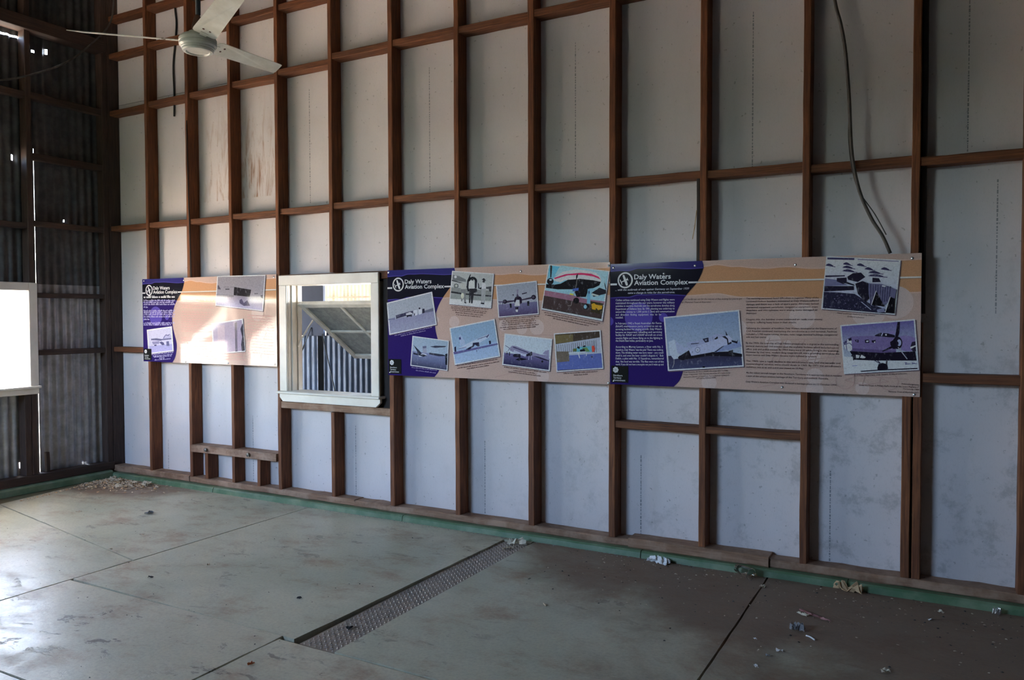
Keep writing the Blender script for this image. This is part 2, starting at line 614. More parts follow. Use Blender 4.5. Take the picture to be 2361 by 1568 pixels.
def nog(i, z, h=0.048, y0=0.012, y1=0.118, mat=WH, x0=None, x1=None):
    a = x0 if x0 is not None else (0.10 if i == 0 else STUDS[i]+SWID.get(i, 0.044))
    b = x1 if x1 is not None else STUDS[i+1]
    return timber('nogging', a, b, y0, y1, z-h, z, mat, wb, axis='x', seg=0.12, jit=0.003)


for i, z in enumerate((2.497, 2.50, 2.50, 2.508, 2.517, 2.525, 2.535, 2.530, 2.520, 2.513, 2.508, 2.488, 2.475, 2.47, 2.47)):
    nog(i, z)
for i, z in enumerate((3.64, 3.656, 3.662, 3.677, 3.70, 3.738, 3.742, 3.736, 3.742, 3.74, 3.74, 3.74, 3.74, 3.74, 3.74)):
    nog(i, z, 0.05, 0.02 if i < 4 else 0.008)
for i, z in enumerate((4.20, 4.215, 4.23, 4.244, 4.25, 4.26, 4.26, 4.26, 4.26, 4.26)):
    nog(i, z, 0.05, 0.02)
for i in range(5):
    nog(i, 4.565, 0.05, 0.02)
nog(0, 1.294, 0.05, 0.02)
nog(12, 1.266, 0.052, 0.004, x0=7.294)
nog(13, 1.266, 0.052)
nog(9, 0.884, 0.046, 0.004)
nog(10, 0.886, 0.046, 0.004)
# frame around the window
timber('sill_rail', STUDS[4]+0.04, STUDS[6], 0.003, D, 0.806, 0.864, WP, wb, axis='x')
timber('head_rail', STUDS[4]+0.04, STUDS[6], 0.012, D, 1.892, 1.952, WH, wb, axis='x')
# trimmer near the corner with two short cripple studs and two bolts
pt = tag(empty('trim_2'), 'dusty timber bottom plates and low trimmer of the stud wall', 'timber', kind='structure')
tr = timber('trimmer', STUDS[2]+0.04, STUDS[4]-0.006, -0.018, D, 0.337, 0.405, WP, pt, axis='x')
timber('cripple_stud', 1.430, 1.472, 0.0, D, 0.10, 0.336, WV, wb)
timber('cripple_stud', 2.098, 2.138, 0.0, D, 0.10, 0.336, WV, wb)
for bx in (1.475, 2.02):
    v, f = lathe([(0, -0.0), (0.012, 0.0), (0.012, 0.006), (0.018, 0.006), (0.018, 0.016), (0, 0.018)], 10)
    v = [(p[0]+bx, -0.019-p[2], p[1]+0.374) for p in v]
    obj('bolt', pyd('bolt', v, f, True), STEEL, tr)
# bottom plate pieces and the green kerb under them
for (a, b, z1, y0, m_) in ((0.10, 1.22, 0.108, -0.004, WP), (1.222, 3.20, 0.100, -0.004, WP), (3.203, 5.56, 0.095, -0.006, WP), (5.562, 6.47, 0.112, -0.02, WP), (6.473, 8.9, 0.098, -0.006, WP), (8.903, 12.2, 0.098, -0.006, WP)):
    timber('bottom_plate', a, b, y0, 0.118, 0.046, z1, m_, pt, axis='x', seg=0.1, jit=0.004, ch=0.008)
# printed line and wall sheets
colx = [0.10, 1.247, 2.377, 3.587, 4.823, 6.052, 7.247, 8.38, 9.59, 12.1]
tiers = [(0.09, 1.262), (1.266, 2.487), (2.491, 3.712), (3.716, 4.93), (4.934, 5.7)]
sheets = {}
for ci in range(len(colx)-1):
    for ti, (a, b) in enumerate(tiers):
        x0, x1 = colx[ci]+0.0015, colx[ci+1]-0.0015
        if ci == 2 and ti == 0: b = 0.835
        if ci == 2 and ti == 1: a = 1.925
        sheets[(ci, ti)] = box('wall_sheet', x0, x1, D, D+0.006, a, b, SHEET, wb)
for (ci, ti, x, a, b) in ((2, 2, 2.643, 2.56, 3.51), (3, 2, 3.879, 2.56, 3.52), (4, 2, 5.115, 2.56, 3.51), (5, 2, 6.328, 2.52, 3.49), (6, 2, 7.497, 2.50, 3.6),
                          (3, 0, 4.368, 0.10, 0.65), (4, 0, 5.602, 0.10, 0.645), (5, 0, 6.803, 0.10, 0.655), (0, 0, 0.77, 0.11, 0.378), (1, 0, 1.926, 0.11, 0.70), (2, 0, 3.117, 0.11, 0.67), (6, 1, 7.643, 1.60, 2.33)):
    v, f = [], []
    z = a
    while z < b:
        L = rnd.uniform(0.006, 0.022)
        w = rnd.uniform(0.0022, 0.0045)
        k = len(v)
        v += [(x-w, D-0.0006, z), (x+w, D-0.0006, z), (x+w, D-0.0006, z+L), (x-w, D-0.0006, z+L)]
        f.append((k, k+1, k+2, k+3))
        z += L+rnd.uniform(0.003, 0.009)
    obj('printed_line', pyd('printed_line', v, f), MARK, sheets[(ci, ti)])

# iron cladding outside the sheets
for (a, b, z0, z1) in ((-0.1, 2.472, 0.0, 6.1), (3.416, 12.3, 0.0, 6.1), (2.472, 3.416, 0.0, 0.938), (2.472, 3.416, 1.876, 6.1)):
    box('outer_cladding', a, b, D+0.012, D+0.035, z0, z1, GALV2, wb)

kerb = tag(empty('trim_1'), 'low green painted concrete kerb under the timber plates', 'kerb', kind='structure')


def kerb_piece(a, b, axis):
    n = max(2, int((b-a)/0.14))
    v, f = [], []
    for k in range(n+1):
        t = a+(b-a)*k/n
        j = rnd.uniform(-0.004, 0.004)
        for (p, z) in ((0.062+j, 0.0), (0.056+j, 0.034), (0.046+j, 0.045), (0.0, 0.0455), (-0.14, 0.0455), (-0.14, 0.0)):
            v.append((t, -p, z) if axis == 'x' else (0.104+p, t, z*1.5))
    for k in range(n):
        for i in range(5):
            f.append((k*6+i, k*6+6+i, k*6+7+i, k*6+1+i))
    f.append((0, 1, 2, 3, 4, 5))
    f.append(tuple(n*6+i for i in (5, 4, 3, 2, 1, 0)))
    obj('kerb_piece', pyd('kerb_piece', v, f), KERB, kerb)


for a, b in ((0.11, 1.6), (1.603, 3.72), (3.726, 5.66), (5.668, 6.92), (6.924, 9.2), (9.205, 12.1)):
    kerb_piece(a, b, 'x')
for a, b in ((-1.7, -0.05), (-4.2, -1.704), (YF, -4.204)):
    kerb_piece(a, b, 'y')

# ------------------------------------------------------------------ corrugated left wall
wl = tag(empty('wall_left'), 'dark corrugated iron wall on timber rails with small light holes', 'wall', kind='structure')
timber('corner_post', 0.0, 0.098, -0.062, -0.003, 0.05, ZT, WL, wl)


def corr(name, a0, a1, z0, z1, mat, parent, plane=0.0, axis='y', amp=0.009, pit=0.076, holes=(), nz=None, lean=0.0):
    na = max(8, int(abs(a1-a0)/pit*8))
    nz = nz or (max(2, int((z1-z0)/0.05)) if holes else 2)
    v, f = [], []
    for k in range(nz+1):
        z = z0+(z1-z0)*k/nz
        for i in range(na+1):
            a = a0+(a1-a0)*i/na
            o = plane+amp*math.sin(2*math.pi*a/pit)+lean*(z-z0)
            v.append((o, a, z) if axis == 'y' else (a, o, z))
    for k in range(nz):
        z = z0+(z1-z0)*(k+0.5)/nz
        for i in range(na):
            a = a0+(a1-a0)*(i+0.5)/na
            if any(abs(a-h[0]) < h[2] and abs(z-h[1]) < h[3] for h in holes): continue
            f.append((k*(na+1)+i, k*(na+1)+i+1, (k+1)*(na+1)+i+1, (k+1)*(na+1)+i))
    return obj(name, pyd(name, v, f, True), mat, parent)


HOLES = [(-0.669, 4.044, 0.012, 0.018), (-0.541, 4.081, 0.006, 0.03), (-0.403, 2.515, 0.006, 0.011), (-0.232, 0.165, 0.005, 0.010)]
corr('corrugated_sheet', 0.13, -0.680, 0.0, 1.90, GALV, wl, 0.0, holes=HOLES, nz=90)
corr('corrugated_sheet', 0.13, -0.681, 1.80, 3.25, GALV2, wl, -0.003, holes=HOLES, nz=70)  # upper sheets in a darker iron than the lower ones
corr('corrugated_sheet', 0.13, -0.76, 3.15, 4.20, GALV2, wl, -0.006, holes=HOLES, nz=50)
SL = -0.682
corr('corrugated_sheet', SL, -0.80, 0.90, 1.90, GALV, wl, -0.001)
corr('corrugated_sheet', -1.62, -1.76, 0.90, 1.90, GALV, wl, -0.001)
corr('corrugated_sheet', -2.60, -2.98, 0.90, 1.90, GALV, wl, -0.001)
corr('corrugated_sheet', SL, -1.50, 0.0, 0.95, GALV, wl, 0.001, holes=[(-0.853, 0.257, 0.008, 0.02)])
corr('corrugated_sheet', -1.46, -2.25, 0.0, 0.95, GALV, wl, 0.003)
corr('corrugated_sheet', -2.20, -3.02, 0.0, 0.95, GALV, wl, 0.001)
corr('corrugated_sheet', -2.98, -3.84, 0.0, 0.95, GALV, wl, 0.003)
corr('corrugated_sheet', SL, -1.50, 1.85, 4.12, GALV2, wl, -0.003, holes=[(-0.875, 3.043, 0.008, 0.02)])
corr('corrugated_sheet', -1.46, -2.25, 1.85, 4.20, GALV, wl, -0.005)
corr('corrugated_sheet', -2.20, -3.02, 1.85, 4.20, GALV, wl, -0.003)
corr('corrugated_sheet', -2.98, -3.84, 1.85, 4.20, GALV, wl, -0.005)
yy = -3.82
while yy > YF:
    e = max(yy-0.80, YF-0.05)
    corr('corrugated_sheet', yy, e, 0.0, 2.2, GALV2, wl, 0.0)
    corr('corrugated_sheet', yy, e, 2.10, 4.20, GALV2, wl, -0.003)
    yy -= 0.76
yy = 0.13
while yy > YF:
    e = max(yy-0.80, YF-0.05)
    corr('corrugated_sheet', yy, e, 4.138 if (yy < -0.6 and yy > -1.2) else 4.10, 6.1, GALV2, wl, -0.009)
    yy -= 0.76

timber('stud', 0.0, 0.10, -0.80, -0.75, 0.15, ZT, WL, wl)
timber('stud', 0.0, 0.10, -0.862, -0.803, 0.15, 0.885, WL, wl)
timber('stud', 0.0, 0.10, -1.74, -1.655, 0.15, ZT, WL, wl)
timber('stud', 0.0, 0.10, -2.95, -2.86, 0.15, ZT, WL, wl)
for yq in (-3.9, -5.2, -6.7, -7.8, -8.85):
    timber('stud', 0.0, 0.10, yq-0.05, yq, 0.15, ZT, WL, wl)
for (z, h) in ((2.478, 0.05), (1.818, 0.045), (1.29, 0.05), (3.640, 0.06), (3.093, 0.06)):
    timber('rail', 0.015, 0.092, -0.748, -0.064, z-h, z, WLH, wl, axis='y')
for (z, h) in ((2.45, 0.05), (3.635, 0.06)):
    timber('rail', 0.015, 0.092, -1.652, -0.802, z-h, z, WLH, wl, axis='y')
    timber('rail', 0.015, 0.092, -2.858, -1.742, z-h, z, WLH, wl, axis='y')
timber('wall_beam', -0.0, 0.15, YF, -0.064, 4.185, 4.30, WLH, wl, axis='y', seg=0.4)
timber('bottom_plate', 0.0, 0.112, -3.5, -0.002, 0.07, 0.145, WLH, wl, axis='y', seg=0.3)
timber('bottom_plate', 0.0, 0.112, YF, -3.503, 0.07, 0.145, WLH, wl, axis='y', seg=0.3)
timber('packer', 0.03, 0.07, -0.655, -0.625, 0.15, 0.33, WL, wl)

# ------------------------------------------------------------------ the parts of the hangar behind the camera
wf = tag(empty('wall_front'), 'corrugated iron wall with a high open strip', 'wall', kind='structure')
for (a, b, z0, z1) in ((-0.05, OPEN[0], 0.0, 6.1), (OPEN[1], 12.25, 0.0, 6.1), (OPEN[0], OPEN[1], OPEN[3], 6.1), (OPEN[0], OPEN[1], 0.0, OPEN[2])):
    corr('corrugated_sheet', a, b, z0, z1, GALV2, wf, YF, axis='x')
wr = tag(empty('wall_right'), 'corrugated iron wall at the far end of the hangar', 'wall', kind='structure')
corr('corrugated_sheet', 0.13, YF-0.05, 0.0, 6.1, GALV2, wr, 12.2, axis='y')
ce = tag(empty('ceiling'), 'dark corrugated iron roof over the hangar', 'ceiling', kind='structure')
box('roof_sheet', -0.4, 12.5, YF-0.3, 0.5, 6.1, 6.14, ROOF, ce)
for k in range(4):
    timber('roof_beam', -0.0, 12.2, -0.9-k*2.1, -0.78-k*2.1, 5.85, 6.09, WLH, ce, axis='x', seg=1.0)

# ------------------------------------------------------------------ back window with its propped sash
w1 = tag(empty('window_1'), 'white framed window with its top-hung sash propped open outwards', 'window', kind='structure')
X0, X1, Z0, Z1 = 2.490, 3.398, 0.957, 1.858
box('casing', 2.405, X0, -0.022, 0.0, 0.957, 1.858, WHITEP, w1, 0.004)
box('casing', X1, 3.478, -0.022, 0.0, 0.957, 1.858, WHITEP, w1, 0.004)
box('casing', 2.405, 3.478, -0.024, 0.0, 1.858, 1.943, WHITEP, w1, 0.004)
box('lining', X0-0.02, X0, 0.0, 0.165, Z0, Z1+0.02, WHITEP, w1)
box('lining', X1, X1+0.02, 0.0, 0.165, Z0, Z1+0.02, WHITEP, w1)
box('lining', X0, X1, 0.0, 0.165, Z1, Z1+0.02, WHITEP, w1)
for xa in (X0, X1-0.012):
    box('stop_bead', xa, xa+0.012, 0.035, 0.058, Z0, Z1, WHITEP, w1, 0.002)
    box('stop_bead', xa, xa+0.012, 0.105, 0.122, Z0, Z1, WHITEP, w1, 0.002)
box('sill', 2.388, 3.498, -0.05, 0.17, 0.936, 0.957, WHITEP, w1, 0.005)
v = [(2.408, 0, 0), (3.490, 0, 0), (3.490, 0, -0.030), (3.447, 0, -0.066), (2.442, 0, -0.066), (2.408, 0, -0.030)]
vv = [(p[0], -0.026, 0.936+p[2]) for p in v]+[(p[0], 0.0, 0.936+p[2]) for p in v]
obj('apron', pyd('apron', vv, [(5, 4, 3, 2, 1, 0), tuple(range(6, 12))]+[(i, (i+1) % 6, 6+(i+1) % 6, 6+i) for i in range(6)]), WHITEP, w1)

sash = empty('sash')
sash.parent = w1
sash.location = (0, 0.10, 1.695)
sash.rotation_euler = (math.radians(56), 0, 0)        # swung outwards and up
SL, SW0, SW1, ST = 0.895, X0+0.008, X1-0.008, 0.036


def sp(name, x0, x1, z0, z1, mat=SASHP, t0=0.0, t1=ST):
    return box(name, x0, x1, t0, t1, z0, z1, mat, sash, 0.003 if mat is SASHP else 0)


sp('stile', SW0, SW0+0.052, -SL, 0)
sp('stile', SW1-0.052, SW1, -SL, 0)
sp('top_rail', SW0+0.052, SW1-0.052, -0.052, 0)
sp('bottom_rail', SW0+0.052, SW1-0.052, -SL, -SL+0.065)
xm = (SW0+SW1)/2
zm = -0.052-(SL-0.117)*0.5
sp('glazing_bar', xm-0.014, xm+0.014, -SL+0.065, -0.052, SASHP, 0.004, ST-0.004)
sp('glazing_bar', SW0+0.052, xm-0.014, zm-0.014, zm+0.014, SASHP, 0.004, ST-0.004)
sp('glazing_bar', xm+0.014, SW1-0.052, zm-0.014, zm+0.014, SASHP, 0.004, ST-0.004)
for xa, xb in ((SW0+0.052, xm-0.014), (xm+0.014, SW1-0.052)):
    for za, zb in ((-SL+0.065, zm-0.014), (zm+0.014, -0.052)):
        sp('pane', xa, xb, za, zb, PANE, 0.016, 0.020)
tube('stay', [(2.502, 0.10, 1.33), (2.505, 0.135, 1.395), (2.512, 0.275, 1.56)], 0.0075, WHITEP, w1, 6, False)

# things outside that window, some unseen and added for shade
lt = tag(empty('lean_to'), 'blue-grey corrugated lean-to wall outside the open window', 'building')
corr('corrugated_cladding', -1.2, 1.245, -0.1, 1.376, IRONOUT, lt, 1.70, axis='x')
corr('corrugated_cladding', 1.344, 4.6, -0.1, 1.376, IRONOUT, lt, 1.70, axis='x')
box('upper_board', -1.2, 1.373, 1.66, 1.69, 1.38, 3.0, BLUEWALL, lt)
box('door_gap_shade', 0.95, 1.5, 1.80, 1.83, -0.1, 1.38, DARK, lt)  # dark sheet standing in for the unlit inside of the doorway
box('top_rail', 1.373, 4.6, 1.70, 1.75, 1.376, 1.43, IRONOUT, lt)
box('roof', -1.4, 4.8, 0.17, 1.9, 2.30, 2.33, GALV2, lt)  # unseen roof, added to keep sky light out of the gap
box('added_floor_slab', -1.4, 4.8, 0.17, 1.68, -0.25, -0.20, DARK, lt)  # unseen dark floor, added to cut sunlight bouncing up at the sash
box('added_end_wall', -1.4, -1.37, 0.17, 1.69, -0.20, 2.30, GALV2, lt)  # unseen ends, added to darken the space outside the window
box('added_end_wall', 4.77, 4.80, 0.17, 1.69, -0.20, 2.30, GALV2, lt)
box('added_fascia', 1.373, 4.8, 1.88, 1.90, 2.0, 2.30, GALV2, lt)  # unseen board, added to cut the light coming in under the roof
rs = tag(empty('awning_roof'), 'pale corrugated awning with a rusty rail seen through window', 'awning')
corr('roof_sheet', -4.0, 1.5, 1.60, 2.49, TRANSL, rs, 5.0, axis='x', pit=0.076, amp=0.009)
box('cover', -4.3, 3.0, 1.92, 6.8, 2.50, 2.53, GALV2, rs)  # unseen roof, added to keep the sun off the awning sheet
box('rusty_rail', -4.0, 1.5, 4.95, 4.985, 1.895, 1.918, RUST, rs)
for xx in (-3.9, 1.4):
    timber('awning_post', xx, xx+0.08, 5.02, 5.1, -0.26, 2.49, WV, rs)
tag(tube('leaning_rod', [(1.41, 1.60, 1.40), (1.595, 1.60, 0.74), (1.80, 1.60, 0.0)], 0.006, CABLE), 'thin dark rod leaning on the lean-to wall outside', 'rod')
tag(tube('slack_cord', smoothpts([(1.20, 1.655, 1.47), (1.14, 1.60, 1.27), (1.09, 1.60, 1.19), (1.0, 1.60, 1.03)]), [0.005]*6+[0.010]*7+[0.006]*6, CABLE), 'black cord hanging outside the open window', 'cord')

# ------------------------------------------------------------------ windows of the left wall
for wi, (a, b) in enumerate(WINS):
    w = tag(empty('window_%d' % (wi+2)), ['white framed window full of glare in the corrugated wall', 'second white window of the corrugated wall', 'third white window of the corrugated wall'][wi], 'window', kind='structure')
    zb, zt = 0.965, 1.832
    box('casing', 0.10, 0.122, a, a+0.078, zb, zt+0.075, WHITEP, w, 0.004)
    box('casing', 0.10, 0.122, b-0.078, b, zb, zt+0.075, WHITEP, w, 0.004)
    box('casing', 0.10, 0.123, b, a, zt, zt+0.075, WHITEP, w, 0.004)
    box('lining', -0.06, 0.10, a, a+0.018, zb, zt, WHITEP, w)
    box('lining', -0.06, 0.10, b-0.018, b, zb, zt, WHITEP, w)
    box('lining', -0.06, 0.10, b, a, zt, zt+0.018, WHITEP, w)
    box('sill', -0.07, 0.145, b-0.09, a+0.09, zb-0.022, zb, WHITEP, w, 0.004)
    box('apron', 0.10, 0.124, b-0.078, a+0.078, zb-0.075, zb-0.022, WHITEP, w, 0.004)
    s = empty('sash')
    s.parent = w
    s.location = (-0.05, 0, zt-0.09)
    s.rotation_euler = (0, math.radians(55), 0)
    ya, yb = b+0.008, a-0.008
    for (p, q, r, t) in ((ya, ya+0.05, -0.82, 0), (yb-0.05, yb, -0.82, 0), (ya+0.05, yb-0.05, -0.05, 0), (ya+0.05, yb-0.05, -0.82, -0.76), ((ya+yb)/2-0.013, (ya+yb)/2+0.013, -0.76, -0.05), (ya+0.05, yb-0.05, -0.42, -0.394)):
        box('sash_bar', -0.036, 0.0, p, q, r, t, SASHP, s)
    box('pane', -0.02, -0.016, ya+0.05, yb-0.05, -0.76, -0.05, PANE, s)

# ------------------------------------------------------------------ outdoors
box('ground', -120, 120, -120, 120, -0.5, -0.255, EARTH)
tag(bpy.data.objects['ground'], 'pale dry sunlit earth outside the hangar', 'ground', kind='structure')
bm = bmesh.new()
for q in range(70):
    m4 = Matrix.Translation((rnd.uniform(-32, 32), rnd.uniform(-40, -34), rnd.uniform(0.5, 6.6))) @ Matrix.Diagonal((rnd.uniform(1.6, 3.2), rnd.uniform(1.5, 2.4), rnd.uniform(1.0, 2.0), 1))
    r = bmesh.ops.create_icosphere(bm, subdivisions=3, radius=1.0, matrix=m4)
    for vt in r['verts']:
        vt.co += Vector((rnd.uniform(-.2, .2), rnd.uniform(-.2, .2), rnd.uniform(-.2, .2)))
tag(obj('tree_belt', bm_mesh(bm, 'tree_belt'), LEAF), 'dark belt of scrub trees across the dry earth outside', 'trees', kind='stuff')

# ------------------------------------------------------------------ printed information panels
def homography(src, dst):
    A = []
    for (x, y), (u, v) in zip(src, dst):
        A.append([x, y, 1, 0, 0, 0, -u*x, -u*y, u])
        A.append([0, 0, 0, x, y, 1, -v*x, -v*y, v])
    n = 8
    for i in range(n):
        p = max(range(i, n), key=lambda r: abs(A[r][i]))
        A[i], A[p] = A[p], A[i]
        for r in range(n):
            if r != i:
                k = A[r][i]/A[i][i]
                A[r] = [a-k*b for a, b in zip(A[r], A[i])]
    h = [A[i][8]/A[i][i] for i in range(n)]+[1.0]
    return lambda x, y: ((h[0]*x+h[1]*y+h[2])/(h[6]*x+h[7]*y+h[8]), (h[3]*x+h[4]*y+h[5])/(h[6]*x+h[7]*y+h[8]))


YP = -0.0095          # face of the panels
STEP = 0.00006


class Panel:
    """a printed board; drawing coordinates are digitised from the artwork and rectified to the board's own metres"""

    def __init__(s, label, x0, x1, z0, z1, quad, illum):
        s.e = tag(empty('information_panel', (0, 0, 0)), label, 'sign', 'information panels on the stud wall')
        s.r = (x0, x1, z0, z1)
        s.h = homography(quad, ((x0, z1), (x1, z1), (x1, z0), (x0, z0)))
        s.il = illum
        box('board', x0, x1, YP, -0.004, z0, z1, flat('panel_core', (0.6, 0.6, 0.6), 0.4), s.e)
        s.n = 0

    def c(s, rgb):
        return tuple(min(0.84, lin(a)/b) for a, b in zip(rgb, s.il))

    def view(s, ox, oy, k):
        return lambda p: s.h(ox+p[0]/k, oy+p[1]/k)


class Art:
    def __init__(s, panel, layer=1):
        s.p, s.v, s.f, s.col, s.lay = panel, [], [], [], layer

    def add(s, pts, cols):
        y = YP-STEP*s.lay
        k = len(s.v)
        s.v += [(a, y, b) for a, b in pts]
        s.f.append(tuple(range(k, k+len(pts))))
        s.col += cols
        return s

    def poly(s, V, rgb, pts):
        c = s.p.c(rgb)
        return s.add([V(q) for q in pts], [c]*len(pts))

    def grad(s, V, quad, top, bot):
        a, b = s.p.c(top), s.p.c(bot)
        return s.add([V(q) for q in quad], [a, a, b, b])

    def disc(s, V, rgb, cx, cy, r, n=24, ry=None):
        return s.poly(V, rgb, [(cx+r*math.cos(2*math.pi*i/n), cy+(ry or r)*math.sin(2*math.pi*i/n)) for i in range(n)])

    def stroke(s, V, rgb, pts, w):
        c = s.p.c(rgb)
        q = [V(p) for p in pts]
        for a, b in zip(q, q[1:]):
            dx, dz = b[0]-a[0], b[1]-a[1]
            L = math.hypot(dx, dz) or 1e-6
            nx, nz = -dz/L*w/2, dx/L*w/2
            s.add([(a[0]+nx, a[1]+nz), (a[0]-nx, a[1]-nz), (b[0]-nx, b[1]-nz), (b[0]+nx, b[1]+nz)], [c]*4)
        return s

    def up(s): s.lay += 1; return s

    def build(s, name, mat=None):
        me = pyd(name, s.v, s.f)
        at = me.color_attributes.new('Col', 'FLOAT_COLOR', 'POINT')
        for i, c in enumerate(s.col): at.data[i].color = (*c, 1)
        return obj(name, me, mat or PRINT, s.p.e)


TEXTS = []            # (panel, part name, string, p0, p1, size, rgb, layer, shear, embolden)


def text(p, part, st, a, b, size, rgb, lay=6, shear=0.0, bold=0.0):
    TEXTS.append((p, part, st, a, b, size, rgb, lay, shear, bold))


def illegible(art, V, rgb, a, b, h, seed):
    """a line of small type too fine to read: word-long rows of little upright strokes"""
    rr = random.Random(seed)
    (x0, z0), (x1, z1) = V(a), V(b)
    L = math.hypot(x1-x0, z1-z0)
    ux, uz = (x1-x0)/L, (z1-z0)/L
    c = art.p.c(rgb)
    t = 0.0
    while t < L-h:
        wlen = rr.randint(2, 9)
        for k in range(wlen):
            if t > L: break
            hh = h*(0.62 if rr.random() < 0.7 else 1.0)
            w = h*rr.uniform(0.2, 0.42)
            px, pz = x0+ux*t, z0+uz*t
            art.add([(px, pz), (px+ux*w, pz+uz*w), (px+ux*w-uz*hh, pz+uz*w+ux*hh), (px-uz*hh, pz+ux*hh)], [c]*4)
            t += w+h*0.14
        t += h*0.45


def lerp(a, b, t): return (a[0]+(b[0]-a[0])*t, a[1]+(b[1]-a[1])*t)


def photo(p, V, quad, top, bot, shapes, lay=3, border=(172, 186, 222), inset=0.024, hz=None, ground=None):
    """one printed picture: shadow, white border, graded sky, ground, then the digitised shapes"""
    a = Art(p, lay)
    c = (sum(q[0] for q in quad)/4, sum(q[1] for q in quad)/4)
    sz = math.hypot(quad[1][0]-quad[0][0], quad[1][1]-quad[0][1])
    sh = sz*0.012
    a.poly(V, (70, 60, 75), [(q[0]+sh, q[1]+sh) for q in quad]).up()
    a.poly(V, border, quad).up()
    w = math.hypot(quad[1][0]-quad[0][0], quad[1][1]-quad[0][1])
    h = math.hypot(quad[3][0]-quad[0][0], quad[3][1]-quad[0][1])
    ix, iy = inset, inset*w/h

    def at(u, t):
        return lerp(lerp(quad[0], quad[1], u), lerp(quad[3], quad[2], u), t)
    inner = [at(ix, iy), at(1-ix, iy), at(1-ix, 1-iy), at(ix, 1-iy)]
    a.grad(V, inner, top, bot).up()
    if ground:
        a.grad(V, [at(ix, hz[0]), at(1-ix, hz[1]), inner[2], inner[3]], ground[0], ground[1]).up()
    for sp_ in shapes:
        kind = sp_[0]
        if kind == 'p': a.poly(V, sp_[1], sp_[2])
        elif kind == 'd': a.disc(V, sp_[1], *sp_[2])
        elif kind == 's': a.stroke(V, sp_[1], sp_[2], sp_[3])
        a.up()
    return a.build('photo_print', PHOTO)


# base artwork shared by the three boards, in board fractions (u to the right, t down)
EDGE = [(0.335, 0.0), (0.339, 0.045), (0.332, 0.10), (0.318, 0.165), (0.297, 0.22), (0.275, 0.28), (0.257, 0.345), (0.244, 0.42), (0.240, 0.50),
        (0.244, 0.58), (0.255, 0.66), (0.268, 0.74), (0.273, 0.80), (0.268, 0.88), (0.256, 0.95), (0.236, 1.0)]
WAVE1 = [(0.0, 0.060), (0.04, 0.056), (0.073, 0.058), (0.102, 0.043), (0.14, 0.044), (0.176, 0.043), (0.23, 0.050), (0.286, 0.058), (0.3395, 0.055)]
WAVE2 = [(0.0, 0.282), (0.04, 0.277), (0.073, 0.277), (0.102, 0.260), (0.14, 0.260), (0.177, 0.257), (0.23, 0.263), (0.279, 0.270)]
OTOP = [(0.25, 0.055), (0.339, 0.050), (0.386, 0.038), (0.43, 0.056), (0.461, 0.058), (0.50, 0.071), (0.552, 0.078), (0.59, 0.072), (0.627, 0.073), (0.68, 0.088), (0.735, 0.088), (0.80, 0.070), (0.86, 0.074), (0.93, 0.052), (1.0, 0.047)]
OBOT = [(0.25, 0.270), (0.33, 0.262), (0.387, 0.255), (0.43, 0.272), (0.462, 0.284), (0.50, 0.286), (0.569, 0.293), (0.63, 0.290), (0.716, 0.305), (0.80, 0.288), (0.88, 0.290), (0.94, 0.272), (1.0, 0.267)]


def soft(pts, n=5):
    return [(v.x, v.y) for v in smoothpts([Vector((u, t, 0)) for u, t in pts], n)]


PINKC, PINKD, ORG, ORGL = (150, 133, 134), (142, 124, 126), (152, 118, 96), (162, 142, 140)
PUR, PUR2, NAVY, BLK, LILAC = (34, 24, 84), (52, 44, 122), (38, 38, 96), (20, 20, 32), (66, 58, 140)


